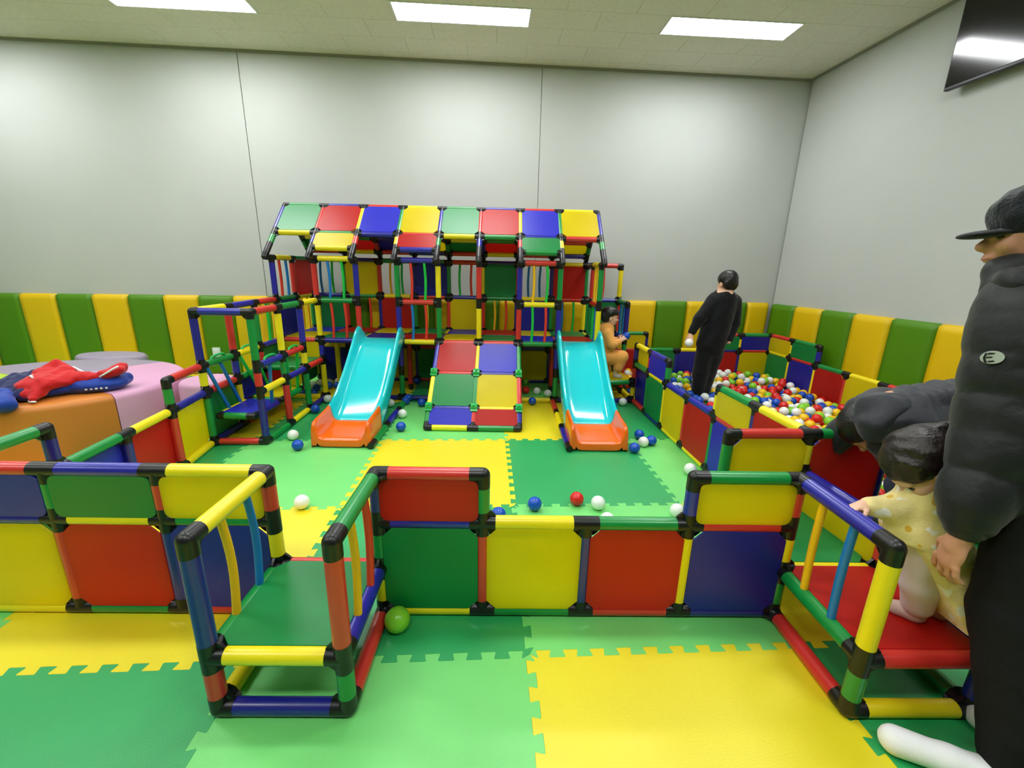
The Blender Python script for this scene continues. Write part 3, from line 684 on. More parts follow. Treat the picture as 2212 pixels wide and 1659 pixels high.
K.tube(Fp(2, 0, Z0), Fp(2, 0, Z1), 'n'); K.tube(Fp(2, 0, Z1), Fp(2, 0, ZQ), 'r'); K.tube(Fp(2, 0, ZQ), E(0, 0, ZQ), 'b'); K.tube(Fp(2, 0, Z1), E(0, 0, Z1), 'r')
K.tube(Fp(1.6, 0, Z1), E(-1, 0, Z1), 'g'); K.tube(Fp(1.6, 0, Z0), E(-1, 0, Z0), 'b')
K.panel(Fp(1.6, y1, Z1), Fp(2, y1, Z1), Fp(1.6, 0, Z1), 'r', UP, .023, .02); K.panel(Fp(1.6, 0, Z1), Fp(2, 0, Z1), E(-1, 0, Z1), 'g', UP, .023, .02)
K.panel(Fp(2, 0, Z1), E(0, 0, Z1), Fp(2, 0, ZQ), 'y', NX)
# ---- ball pit
K = Kit('ball_pit_fence', (2.9, 2.1, 0), 'panel fence around the ball pit on the right side of the room', 'fence')
for i, top, pan in ((-1, 'r', 'y'), (0, 'g', 'r')):
    K.tube(E(i, 0, ZP), E(i + 1, 0, ZP), top); K.tube(E(i, 0, Z1), E(i + 1, 0, Z1), 'b'); K.tube(E(i, 0, Z0), E(i + 1, 0, Z0), 'g')
    K.panel(E(i, 0, Z1), E(i + 1, 0, Z1), E(i, 0, ZP), pan, NY); K.panel(E(i, 0, Z0), E(i + 1, 0, Z0), E(i, 0, Z1), 'b' if i else 'r', NY)
for i, c in ((-1, 'g'), (1, 'n')): K.tube(E(i, 0, Z1), E(i, 0, ZP), c); K.tube(E(i, 0, Z0), E(i, 0, Z1), 'r')
K.tube(E(0, 0, ZQ), E(0, 0, ZP), 'y'); K.tube(E(0, 0, Z1), E(0, 0, ZQ), 'y'); K.tube(E(0, 0, Z0), E(0, 0, Z1), 'g')
for i in range(1, 5):
    K.tube(E(i, 0, Z1), E(i + 1, 0, Z1), 'yrgb'[i - 1]); K.tube(E(i, 0, Z0), E(i + 1, 0, Z0), 'g'); K.panel(E(i, 0, Z0), E(i + 1, 0, Z0), E(i, 0, Z1), 'bygr'[i - 1], NY)
    if i > 1: K.tube(E(i, 0, Z0), E(i, 0, Z1), 'r')
# left side
for j, q, bt, pn, lo in ((0, 'r', 'b', 'g', None), (1, 'r', 'n', 'b', 'g'), (2, 'b', 'y', 'r', 'g'), (3, 'b', 'y', 'y', 'r'), (4, 'y', 'n', 'g', 'y'), (5, 'g', 'r', 'n', 'g')):
    K.tube(E(0, j, ZQ), E(0, j + 1, ZQ), q); K.tube(E(0, j, Z0), E(0, j + 1, Z0), bt); K.panel(E(0, j, Z0), E(0, j + 1, Z0), E(0, j, ZQ), pn, PX if j == 5 else NX)
    if lo: K.tube(E(0, j, Z0), E(0, j, ZQ), lo)
for j, top, half in ((0, 'y', 'r'), (1, 'g', 'y'), (4, 'b', 'b'), (5, 'y', 'y')):
    K.tube(E(0, j, ZP), E(0, j + 1, ZP), top); K.panel(E(0, j, ZQ), E(0, j + 1, ZQ), E(0, j, ZP), half, PX if j == 5 else NX)
for j, c in ((1, 'n'), (2, 'y'), (4, 'g'), (5, 'r'), (6, 'n')): K.tube(E(0, j, ZQ), E(0, j, ZP), c)
K.tube(E(0, 6, Z1), E(0, 6, ZQ), 'r'); K.tube(E(0, 6, Z0), E(0, 6, Z1), 'y')
K.tube(E(0, 6, Z0), E(0, 7, Z0), 'y'); K.tube(E(0, 7, Z0), E(0, 8, Z0), 'g'); K.tube(E(0, 7, Z0), E(0, 7, ZQ), 'b'); K.tube(E(0, 7, ZQ), E(0, 8, ZQ), 'r'); K.panel(E(0, 7, Z0), E(0, 8, Z0), E(0, 7, ZQ), 'g', NX)
# back side
for i, pn, q, bt, lo in ((0, 'r', 'r', 'g', 'y'), (1, 'g', 'g', 'b', 'r'), (2, 'n', 'y', 'r', 'b'), (3, 'r', 'n', 'y', 'g'), (4, 'y', 'r', 'b', 'n')):
    K.tube(E(i, 8, ZQ), E(i + 1, 8, ZQ), q); K.tube(E(i, 8, Z0), E(i + 1, 8, Z0), bt); K.panel(E(i, 8, Z0), E(i + 1, 8, Z0), E(i, 8, ZQ), pn, NY); K.tube(E(i, 8, Z0), E(i, 8, ZQ), lo)
for i, top, half in ((0, 'g', 'y'), (3, 'r', 'g'), (4, 'g', 'n')):
    K.tube(E(i, 8, ZP), E(i + 1, 8, ZP), top); K.panel(E(i, 8, ZQ), E(i + 1, 8, ZQ), E(i, 8, ZP), half, NY)
for i, c in ((0, 'r'), (1, 'n'), (3, 'r'), (4, 'y'), (5, 'b')): K.tube(E(i, 8, ZQ), E(i, 8, ZP), c)
# right side
for j, pn, q, bt, lo in ((7, 'g', 'y', 'b', 'y'), (6, 'n', 'r', 'g', 'y'), (5, 'r', 'g', 'y', 'r'), (4, 'y', 'y', 'r', 'b'), (3, 'g', 'r', 'b', 'g'), (2, 'r', 'g', 'y', 'y'), (1, 'y', 'b', 'g', 'r'), (0, 'b', 'y', 'r', 'b')):
    K.tube(E(5, j, ZQ), E(5, j + 1, ZQ), q); K.tube(E(5, j, Z0), E(5, j + 1, Z0), bt); K.panel(E(5, j, Z0), E(5, j + 1, Z0), E(5, j, ZQ), pn, NX); K.tube(E(5, j, Z0), E(5, j, ZQ), lo)
K.tube(E(5, 8, Z0), E(5, 8, ZQ), 'g')
for j, top, half, c in ((7, 'r', 'y', 'y'), (6, 'g', 'g', 'b')):
    K.tube(E(5, j, ZP), E(5, j + 1, ZP), top); K.panel(E(5, j, ZQ), E(5, j + 1, ZQ), E(5, j, ZP), half, NX); K.tube(E(5, j, ZQ), E(5, j, ZP), c)
connectors()

# ================================================================ BALLS
def ball_mesh(r, sub):
    bm = bmesh.new(); bmesh.ops.create_icosphere(bm, subdivisions=sub, radius=r); return bm_mesh('ball', bm, True)
BR = .0415
BM = {c: ball_mesh(BR, 4) for c in BALL}
for c, me in BM.items(): me.materials.append(BALL[c])
def ball(p, c, label, group=None, me=None):
    o = link('plastic_ball', me or BM[c], None, None, p); tag(o, label, 'ball', group); return o
LOOSE = [(-1.214,1.777,'w','white ball beside the blue one left of the left slide'),(-1.084,1.577,'b','blue ball next to a white ball left of the left slide'),(-0.684,0.769,'w','white ball alone on the light green mat behind the left entrance step'),
 (-1.326,2.752,'w','white ball at the foot of the play house, left of the left slide'),(-1.314,2.425,'b','blue ball against the floor tube left of the left slide'),(-0.663,2.649,'w','white ball behind the left slide, by its right edge'),(-0.469,2.334,'w','white ball on the light green mat between left slide and ramp'),
 (-0.403,1.999,'b','blue ball on the light green mat between left slide and ramp'),(-0.522,2.83,'b','rear one of two touching blue balls right of the left slide'),(-0.526,2.735,'b','front one of two touching blue balls right of the left slide'),(-0.354,2.681,'b','blue ball close to the upper left edge of the ramp'),
 (0.666,0.780,'b','blue ball on the mat behind the yellow front panel'),(0.924,0.843,'r','red ball on the mat behind the front fence'),(1.044,0.799,'w','white ball beside the red ball behind the front fence'),(0.456,0.663,'b','blue ball half hidden by the front fence post'),(1.058,0.621,'w','white ball mostly hidden behind the green front fence rail'),
 (1.625,1.902,'b','rearmost of the blue balls right of the right slide end'),(1.686,1.774,'b','rightmost blue ball beside the right slide end'),(1.610,1.743,'w','white ball among blue ones beside the right slide end'),(1.502,1.619,'b','frontmost blue ball beside the right slide end'),
 (1.79,1.262,'w','white ball against the ball pit fence'),(1.488,0.723,'w','white ball behind the left post of the yellow half panel'),(0.773,2.79,'b','blue ball in front of the yellow floor tube right of the ramp'),(0.849,3.177,'w','left one of two white balls under the play house right of the ramp'),(0.962,3.092,'w','right one of two white balls under the play house right of the ramp'),
 (0.725,3.208,'r','red ball under the play house right of the ramp'),(0.736,3.57,'g','green ball far under the play house right of the ramp'),(1.729,2.82,'w','white ball on the floor in front of the corner steps'),(-1.168,2.489,'b','blue ball half hidden by the left edge of the left slide'),(1.597,2.711,'b','blue ball half hidden by the right edge of the right slide')]
for x, y, c, l in LOOSE: ball((x, y, BR), c, l)
for x, y, c in ((-1.610,3.154,'b'),(-1.69,2.97,'b'),(-1.56,2.96,'b'),(-1.512,3.258,'b'),(-1.42,3.263,'b'),(-.576,3.53,'b'),(-1.660,3.36,'w'),(-1.57,3.40,'w'),(-1.48,3.45,'w'),(-1.71,3.27,'w'),(-1.69,3.1,'w'),(-1.35,3.4,'w')):
    ball((x, y, BR), c, 'one of the %s balls gathered under the left end of the play house' % CNAME[c], '%s balls under the play house' % CNAME[c])
ball((.075, -.085, .045), 'g', 'larger lime green ball in front of the green fence panel by the left entrance step', None, None).scale = (1.16, 1.16, 1.16)
# the pit: drop balls one after another onto what already lies there
D = 2 * BR; cell = {}
balls = []
def hgt(x, y):
    h = BR; cx, cy = int(x // D), int(y // D)
    for a in (-1, 0, 1):
        for b in (-1, 0, 1):
            for (bx, by, bz) in cell.get((cx + a, cy + b), ()):
                d2 = (bx - x) ** 2 + (by - y) ** 2
                if d2 < D * D: h = max(h, bz + math.sqrt(D * D - d2))
    return h
rp = random.Random(3); BODY = (2.56, 2.88, .13)
def fill(u, v): return .125 + .03 * math.exp(-((u - 2.2) ** 2 + (v - 4.6) ** 2) / 4) + (.035 if v > 6.3 else 0)
fails = 0
while len(balls) < 2200 and fails < 900:
    best = None
    for _ in range(7):
        u = rp.uniform(.16, 4.84); v = rp.uniform(.2, 7.83)
        if u < .16: continue
        p = E(u, v, 0)
        if (p.x - BODY[0]) ** 2 + (p.y - BODY[1]) ** 2 < BODY[2] ** 2: continue
        h = hgt(p.x, p.y)
        if h > fill(u, v): continue
        if best is None or h < best[2]: best = (p.x, p.y, h)
    if best is None: fails += 1; continue
    balls.append(best); cell.setdefault((int(best[0] // D), int(best[1] // D)), []).append(best)
camp = np.array(cam.location); BA = np.array(balls)
# those that show largest: nothing close above them, near the camera, in view beyond the low front corner
top = np.array([not any(q[2] > b[2] + .03 and (q[0] - b[0]) ** 2 + (q[1] - b[1]) ** 2 < (.75 * D) ** 2 for a in (-1, 0, 1) for c in (-1, 0, 1) for q in cell.get((int(b[0] // D) + a, int(b[1] // D) + c), ())) for b in balls])
dist = np.linalg.norm(BA - camp, axis=1)
# shadowed by the left fence as seen from the camera
hid = []
for b in BA:
    t = (1.93 - camp[0]) / max(b[0] - camp[0], 1e-6); p = camp + (b - camp) * t
    top_h = .64 if (p[1] < 1.3 or p[1] > 2.1) else .44
    hid.append(p[2] < top_h and p[1] > .47 and t < 1)
score = np.where(top & ~np.array(hid), dist, 99)
order = np.argsort(score); keep = set(order[:300].tolist())
cols = [rp.choice('wwbbryyg' + 'ygrwb') for _ in balls]
rest = {c: [] for c in BALL}
for i, b in enumerate(balls):
    if i in keep: ball(b, cols[i], 'one of the %s plastic balls filling the ball pit' % CNAME[cols[i]], '%s balls in the ball pit' % CNAME[cols[i]])
    else: rest[cols[i]].append(b)
bm = bmesh.new(); bmesh.ops.create_icosphere(bm, subdivisions=3, radius=BR); bv = np.array([v.co[:] for v in bm.verts]); bf = np.array([[v.index for v in f.verts] for f in bm.faces]); bm.free()
bm = bmesh.new(); bmesh.ops.create_icosphere(bm, subdivisions=1, radius=BR); bv1 = np.array([v.co[:] for v in bm.verts]); bf1 = np.array([[v.index for v in f.verts] for f in bm.faces]); bm.free()
Vs, Fs, Ms, nv = [], [], [], 0
for ci, c in enumerate(BALL):
    for b in rest[c]:
        v_, f_ = (bv, bf) if b[2] > .075 else (bv1, bf1)
        Vs.append(v_ + np.array(b)); Fs.append(f_ + nv); nv += len(v_); Ms += [ci] * len(f_)
me = bpy.data.meshes.new('pit_balls'); me.from_pydata(np.concatenate(Vs).tolist(), [], np.concatenate(Fs).tolist()); me.update()
for c in BALL: me.materials.append(BALL[c])
me.polygons.foreach_set('material_index', Ms); me.polygons.foreach_set('use_smooth', [True] * len(Ms))
o = link('pit_balls', me); o['kind'] = 'stuff'; tag(o, 'mixed white, blue, red, yellow and lime balls filling the rest of the ball pit', 'balls')
# ================================================================ SOFT SEATING
VIN = {'o': mat('orange_vinyl', '#cf7d33', .42, .4, bump=(260, .12)), 'p': mat('pink_vinyl', '#dca4c8', .42, .4, bump=(260, .12)),
       'v': mat('mauve_vinyl', '#9d92a6', .45, .4, bump=(260, .12)), 'l': mat('lime_vinyl', '#b6cf3e', .45, .4, bump=(260, .12))}
def sofa_ring(name, c, rx, ry, a0, a1, h, m, parent, er=.05, n=40):
    prof = [(1, 0, 0), (1, 0, h - er)] + [(1, -er * (1 - math.cos(q * math.pi / 12)), h - er + er * math.sin(q * math.pi / 12)) for q in range(1, 7)] + [(.6, 0, h + .004), (.02, 0, h)]
    V, Fc = [], []; mrow = len(prof)
    for i in range(n + 1):
        a = math.radians(a0 + (a1 - a0) * i / n); ca, sa = math.cos(a), math.sin(a); rr = 1 / math.sqrt((ca / rx) ** 2 + (sa / ry) ** 2)
        for f, d, z in prof: V.append(Vector(((rr * f + d) * ca, (rr * f + d) * sa, z)))
    for i in range(n):
        for k in range(mrow - 1): Fc.append((i * mrow + k, (i + 1) * mrow + k, (i + 1) * mrow + k + 1, i * mrow + k + 1))
    for i in (0, n):                                 # close the cut faces
        Fc.append(tuple(i * mrow + k for k in range(mrow)) if i == 0 else tuple(i * mrow + k for k in reversed(range(mrow))))
    return link(name, auto_smooth(mesh(name, V, Fc), 50), m, parent, c)
SC = Vector((-3.28, 1.93, 0))
sf = empty('island_sofa', SC, 'big low island sofa in orange, pink, mauve and lime vinyl by the left wall pads', 'sofa')
for nm, a0, a1 in (('o', 208, 338.4), ('p', 338.8, 420), ('v', 420.4, 520), ('l', 520.4, 607.6)):
    sofa_ring('seat_section', (0, 0, 0), 1.0, .86, a0, a1, .42, VIN[nm], sf)
st = sofa_ring('round_stool', (-2.04, 2.09, 0), .205, .205, 0, 360, .415, VIN['p'], None, .045, 48)
tag(st, 'round pink vinyl stool between the sofa and the climbing frame', 'stool')
st = sofa_ring('round_stool', (-3.62, 2.98, 0), .34, .19, 0, 360, .42, VIN['v'], None, .045, 48)
tag(st, 'mauve vinyl stool behind the sofa against the wall pads', 'stool')
# ---- clothes on the sofa
M_BLUEC = mat('blue_padded_cloth', '#123a9e', .55, .3, bump=(30, .5, 4, .01), sheen=.2); M_NAVYC = mat('navy_padded_cloth', '#111c52', .6, .3, bump=(30, .5, 4, .01), sheen=.2)
M_REDC = mat('red_cloth', '#c8141a', .65, .25, bump=(26, .6, 4, .012), sheen=.2); M_WHITEC = mat('white_piping', '#e8e8ea', .6)
jk = empty('blue_jacket', (-2.75, 1.52, .43), 'blue padded winter jacket lying on the sofa under the red vest', 'jacket')
soft('jacket_body', [('e', (-2.57, 1.67, .475), (.20, .13, .072), [list(q) for q in Matrix.Rotation(.42, 3, 'Z')]), ('e', (-2.80, 1.55, .465), (.17, .14, .06), [list(q) for q in Matrix.Rotation(.4, 3, 'Z')]), ('c', (-2.66, 1.76, .49), (-2.46, 1.80, .485), .05, .05)], .0085, M_BLUEC, jk, .03, folds(14, .011, 1))
soft('sleeve', [('c', (-2.90, 1.36, .462), (-2.74, 1.22, .455), .062, .05), ('c', (-2.74, 1.22, .455), (-2.74, 1.12, .45), .05, .04), ('c', (-2.92, 1.36, .46), (-2.99, 1.28, .46), .06, .05)], .0085, M_BLUEC, jk, .03, folds(20, .014, 2))
soft('hood', [('e', (-2.96, 1.53, .50), (.13, .16, .085)), ('c', (-3.0, 1.42, .48), (-2.78, 1.37, .47), .065, .05), ('c', (-2.98, 1.62, .53), (-2.84, 1.68, .54), .06, .045)], .0085, M_NAVYC, jk, .03, folds(17, .02, 3))
# brand lettering on the hem, pale and partly folded away
for q in range(5):
    t_ = q / 4; link('hem_lettering', box_me(.014, .002, .012), M_WHITEC, jk, Vector((-2.535 + .10 * t_, 1.548 + .05 * t_, .462)) - jk.location, zrot(.45))
rv = empty('red_vest', (-2.66, 1.56, .5), 'red zip vest with white piping thrown over the blue jacket', 'vest')
soft('vest_body', [('e', (-2.745, 1.50, .525), (.17, .12, .065), [list(q) for q in Matrix.Rotation(.75, 3, 'Z')]), ('e', (-2.77, 1.585, .555), (.11, .09, .06)), ('c', (-2.84, 1.57, .57), (-2.80, 1.64, .65), .055, .018), ('c', (-2.72, 1.62, .57), (-2.79, 1.65, .635), .055, .02), ('c', (-2.72, 1.39, .48), (-2.69, 1.335, .455), .055, .03), ('c', (-2.66, 1.57, .53), (-2.49, 1.665, .53), .06, .036), ('c', (-2.82, 1.43, .50), (-2.76, 1.36, .475), .05, .04)], .0085, M_REDC, rv, .03, folds(16, .014, 5))
soft('collar', [('c', (-2.50, 1.67, .535), (-2.43, 1.74, .575), .045, .05), ('c', (-2.46, 1.66, .55), (-2.39, 1.695, .58), .035, .03)], .0085, M_REDC, rv, .03, folds(22, .009, 6))
for nm, pts in (('piping', [(-2.73, 1.345, .435), (-2.69, 1.32, .437), (-2.655, 1.315, .44)]), ('piping', [(-2.80, 1.475, .58), (-2.78, 1.44, .585), (-2.75, 1.425, .575)]), ('zip', [(-2.48, 1.615, .54), (-2.44, 1.625, .565), (-2.40, 1.65, .595), (-2.375, 1.665, .61)]), ('piping', [(-2.70, 1.66, .60), (-2.63, 1.63, .585), (-2.565, 1.61, .565)])):
    V, Fc = [], []; sweep(V, Fc, pts, .007, 8); link(nm, mesh(nm, V, Fc, True), M_WHITEC, rv, -rv.location)
# ================================================================ PEOPLE
SKIN = mat('skin', '#c98f74', .5, .4, sss=.15, var=(30, .93, 1.04)); SKIN_L = mat('light_skin', '#e0b196', .5, .4, sss=.15)
HAIR = mat('black_hair', '#0f0b0b', .35, .5, bump=(90, .5, 5, .006)); HAIR_B = mat('dark_brown_hair', '#1d1311', .38, .5, bump=(70, .6, 5, .008))
EYE = mat('dark_eye', '#15100e', .2); LIP = mat('lip', '#b0655a', .5)
BLACKC = mat('black_cloth', '#0d0e12', .8, .2, bump=(60, .25, 4, .004), sheen=.15); PUFF = mat('black_padded_cloth', '#0f1014', .55, .35, bump=(38, .35, 4, .006), sheen=.15)
PUFFN = mat('dark_navy_padded_cloth', '#191b25', .5, .35, bump=(38, .35, 4, .006), sheen=.2); TROUS = mat('charcoal_trousers', '#151518', .8, .2, bump=(45, .4, 4, .006))
DENIM = mat('blue_denim', '#55627f', .8, .2, bump=(160, .3), var=(8, .85, 1.1)); SOCKW = mat('white_sock', '#f0f0f4', .85, .2, bump=(240, .3)); SOCKP = mat('pale_pink_sock', '#c9aca2', .85, .2, bump=(240, .3))
FLEECE = mat('yellow_fleece', '#f2dd96', .95, .1, bump=(120, .5, 4, .004), sheen=.5, var=(14, .85, 1.08)); LEGG = mat('pale_leggings', '#d9c6d2', .85, .2)
def patches(m, cols, sc):
    nt = m.node_tree; b = nt.nodes['Principled BSDF']; tc = nt.nodes.new('ShaderNodeTexCoord'); prev = None
    src = b.inputs['Base Color'].links[0].from_socket
    for i, (h_, lo) in enumerate(cols):
        mp = nt.nodes.new('ShaderNodeMapping'); mp.inputs['Location'].default_value = (3.1 * i, 1.7 * i, 5 * i); nt.links.new(tc.outputs['Object'], mp.inputs['Vector'])
        n = nt.nodes.new('ShaderNodeTexNoise'); n.inputs['Scale'].default_value = sc; n.inputs['Detail'].default_value = 1; nt.links.new(mp.outputs[0], n.inputs['Vector'])
        mr = nt.nodes.new('ShaderNodeMapRange'); mr.inputs['From Min'].default_value = lo; mr.inputs['From Max'].default_value = lo + .04; nt.links.new(n.outputs['Fac'], mr.inputs['Value'])
        mx = nt.nodes.new('ShaderNodeMix'); mx.data_type = 'RGBA'; mx.inputs['B'].default_value = lin(h_)
        nt.links.new(mr.outputs['Result'], mx.inputs['Factor']); nt.links.new(src, mx.inputs['A']); src = mx.outputs['Result']
    nt.links.new(src, b.inputs['Base Color'])
patches(FLEECE, (('#f4f1e6', .62), ('#dfae3e', .66)), 22)
ORC = mat('orange_sweat_cloth', '#efa856', .85, .2, bump=(50, .3, 4, .004), sheen=.2); PATCHM = mat('silver_patch', '#b9bdba', .35, .5)
class Fr:
    def __init__(s, o, yaw, pitch=0, roll=0, sc=1):
        s.o = Vector(o); s.s = sc
        s.m = (Matrix.Rotation(yaw, 3, 'Z') @ Matrix.Rotation(pitch, 3, 'Y') @ Matrix.Rotation(roll, 3, 'X'))
    def p(s, x, y, z): return tuple(s.o + s.m @ Vector((x, y, z)) * s.s)
    def e(s, c, r): return ('e', s.p(*c), tuple(v * s.s for v in r), [list(q) for q in s.m])
    def c(s, a, b, r0, r1): return ('c', s.p(*a), s.p(*b), r0 * s.s, r1 * s.s)
def head_prims(h):
    return [h.e((-.008, 0, .035), (.094, .074, .083)), h.e((.018, 0, -.02), (.068, .058, .088)), h.e((.034, 0, -.068), (.04, .04, .032)), h.c((.083, 0, .008), (.1, 0, -.02), .006, .011), h.c((.1, 0, -.02), (.088, 0, -.028), .011, .01),
            h.e((.074, 0, .02), (.016, .045, .01)), h.e((.083, 0, -.05), (.011, .022, .006)), h.e((.08, 0, -.06), (.011, .019, .006)), h.e((.06, .033, -.02), (.025, .022, .025)), h.e((.06, -.033, -.02), (.025, .022, .025)),
            h.e((-.004, .074, -.008), (.021, .01, .03)), h.e((-.004, -.074, -.008), (.021, .01, .03)), h.c((-.02, 0, -.05), (-.032, 0, -.14), .043, .045)]
def face_bits(h, par, vox=None):
    for sy in (-1, 1):
        me = ball_mesh(1, 3); me.materials.append(EYE); o = link('eye', me, None, par, Vector(h.p(.0765, sy * .031, .003)) - par.location); o.scale = (.007 * h.s, .012 * h.s, .006 * h.s)
        o.rotation_euler = h.m.to_euler()
    me = ball_mesh(1, 3); me.materials.append(LIP); o = link('mouth', me, None, par, Vector(h.p(.088, 0, -.055)) - par.location); o.scale = (.008 * h.s, .02 * h.s, .0035 * h.s); o.rotation_euler = h.m.to_euler()
def hand_prims(f, side=1, curl=.5, spread=1.0):
    P = [f.e((.045, 0, 0), (.05, .038, .016)), f.c((-.02, 0, 0), (.02, 0, 0), .024, .026)]
    for y, ln, k in ((.0325, .066, 0), (.0112, .074, 1), (-.0105, .07, 2), (-.031, .054, 3)):
        y *= side; a = 0; p = (.082 - abs(y) * .25, y, 0); q = p
        for sgm, (fr, r0, r1) in enumerate(((.45, .0092, .0086), (.3, .0086, .008), (.25, .008, .0066))):
            a += curl * (.55 if sgm == 0 else .8); q = (p[0] + math.cos(a) * ln * fr, p[1] + spread * y * .08, p[2] - math.sin(a) * ln * fr); P.append(f.c(p, q, r0, r1)); p = q
    t0, t1, t2, t3 = (.01, .024 * side, -.004), (.038, .05 * side, -.012), (.062, .058 * side, -.02 - .012 * curl), (.082, .056 * side, -.024 - .02 * curl)
    P += [f.c(t0, t1, .014, .0115), f.c(t1, t2, .0112, .01), f.c(t2, t3, .01, .0075)]
    return P

# ---------------- adult in a black padded jacket at the right edge
A = empty('person', (1.9, -.55, 0), 'adult in black padded jacket, dark cap and charcoal trousers at the right edge', 'person')
h = Fr((1.955, -.20, 1.495), math.radians(155), .12, 0, 1.02)
hn = Fr((1.752, -.432, .665), math.radians(150), math.radians(82), math.radians(-25), .98)
body = head_prims(h) + [('c', (1.98, -.25, 1.36), (1.98, -.33, 1.2), .055, .1), ('c', (1.98, -.33, 1.2), (2.02, -.42, .92), .14, .13), ('c', (1.88, -.30, 1.25), (1.84, -.37, .95), .05, .042), ('c', (1.84, -.37, .95), (1.758, -.43, .67), .04, .026),
        ('c', (2.14, -.24, 1.25), (2.2, -.2, .95), .05, .042), ('c', (2.2, -.2, .95), (2.16, -.12, .72), .04, .026), ('c', (1.95, -.44, .88), (1.90, -.49, .48), .085, .06), ('c', (1.90, -.49, .48), (1.865, -.625, .08), .055, .038),
        ('c', (2.1, -.42, .88), (2.12, -.5, .48), .085, .06), ('c', (2.12, -.5, .48), (2.12, -.6, .08), .055, .038), ('c', (1.865, -.63, .05), (1.70, -.53, .035), .036, .03), ('c', (2.12, -.6, .05), (2.0, -.47, .035), .036, .03)] + hand_prims(hn, -1, .55)
soft('body', body, .0048, SKIN, A, .012); face_bits(h, A)
soft('jacket', [('c', (1.97, -.33, 1.24), (2.0, -.40, .86), .18, .2, (4, .017, .1)), ('c', (1.88, -.30, 1.27), (1.845, -.365, .95), .103, .1, (3, .014, .05)), ('c', (1.845, -.365, .95), (1.768, -.422, .735), .099, .075, (2, .014, .0)),
                ('c', (2.12, -.28, 1.27), (2.22, -.2, .98), .103, .097, (3, .014, .1)), ('c', (2.22, -.2, .98), (2.17, -.12, .76), .092, .06, (2, .009, 0)), ('c', (1.90, -.27, 1.33), (2.08, -.2, 1.33), .085, .085)], .0095, PUFF, A, .03, folds(14, .005, 11))
soft('collar', [('c', (1.91, -.22, 1.375), (1.835, -.265, 1.27), .065, .022), ('c', (1.86, -.28, 1.36), (2.0, -.32, 1.39), .05, .06)], .009, PUFF, A, .02, wob(34, .007, 12))
soft('cuff', [('c', (1.775, -.42, .755), (1.762, -.428, .715), .056, .05)], .007, PUFF, A, .01)
soft('trousers', [('c', (1.99, -.42, .98), (2.0, -.42, .86), .155, .15), ('c', (1.955, -.44, .88), (1.905, -.50, .46), .115, .095), ('c', (1.905, -.50, .46), (1.90, -.62, .10), .095, .088), ('c', (2.09, -.42, .88), (2.12, -.5, .48), .115, .1), ('c', (2.12, -.5, .48), (2.14, -.62, .09), .1, .088)], .0105, TROUS, A, .03, folds(9, .008, 13))
for ps in (((1.885, -.645, .055), (1.66, -.515, .035), .047, .036), ((2.14, -.62, .055), (2.0, -.45, .035), .047, .036)):
    md = tuple(.45 * a + .55 * b for a, b in zip(ps[0], ps[1]))
    soft('sock', [('c', ps[0], md, .046, .037), ('c', md, ps[1], .037, .041), ('c', ps[0], (ps[0][0], ps[0][1], .14), .045, .042)], .008, SOCKW, A, .02, None, lambda P: .003 - P[:, 2])
cap = [h.e((-.012, 0, .055), (.108, .088, .085)), h.c((-.08, 0, .0), (-.09, 0, -.04), .04, .04)]
soft('cap', cap, .007, mat('dark_knit_cap', '#181a22', .9, .2, bump=(120, .8, 4, .006), sheen=.3), A, .03, wob(60, .004, 14), lambda P: -((P - np.array(h.o)) @ np.array(h.m)[:, 2]) + .005)
soft('cap_brim', [('e', h.p(.095, 0, .014), (.062, .068, .012), [list(q) for q in h.m])], .005, BLACKC, A, .01)
# oval badge on the sleeve
bd = Matrix.Rotation(math.radians(-52), 3, 'Z') @ Matrix.Rotation(math.radians(90), 3, 'X') @ Matrix.Rotation(math.radians(12), 3, 'Z')
def badge(poly, z0, z1, m, nm):
    n = len(poly); V = [bd @ Vector((x, y, z0)) for x, y in poly] + [bd @ Vector((x, y, z1)) for x, y in poly]
    Fc = [tuple(n + q for q in range(n)), tuple(reversed(range(n)))] + [(q, (q + 1) % n, n + (q + 1) % n, n + q) for q in range(n)]
    return link(nm, mesh(nm, V, Fc), m, A, BPOS - A.location)
BPOS = Vector((1.762, -.362, 1.172))
a_, b_ = .022, .0165
badge([(a_ * math.cos(t), b_ * math.sin(t)) for t in np.linspace(0, 2 * math.pi, 40)[:-1]], -.012, .003, PATCHM, 'badge')
for poly in ([(-.021, -.012), (-.024, .0), (-.018, .012), (-.012, .014), (-.016, .004), (-.017, -.004), (-.012, -.0135)], [(-.014, .0085), (.006, .0095), (.009, .012), (-.008, .0135)], [(-.016, -.001), (.001, .0), (.001, .003), (-.015, .003)], [(-.013, -.0085), (.004, -.0075), (.007, -.0105), (-.008, -.0125)]):
    badge([(x * .68, y) for x, y in poly], .002, .0042, PUFF, 'badge_mark')

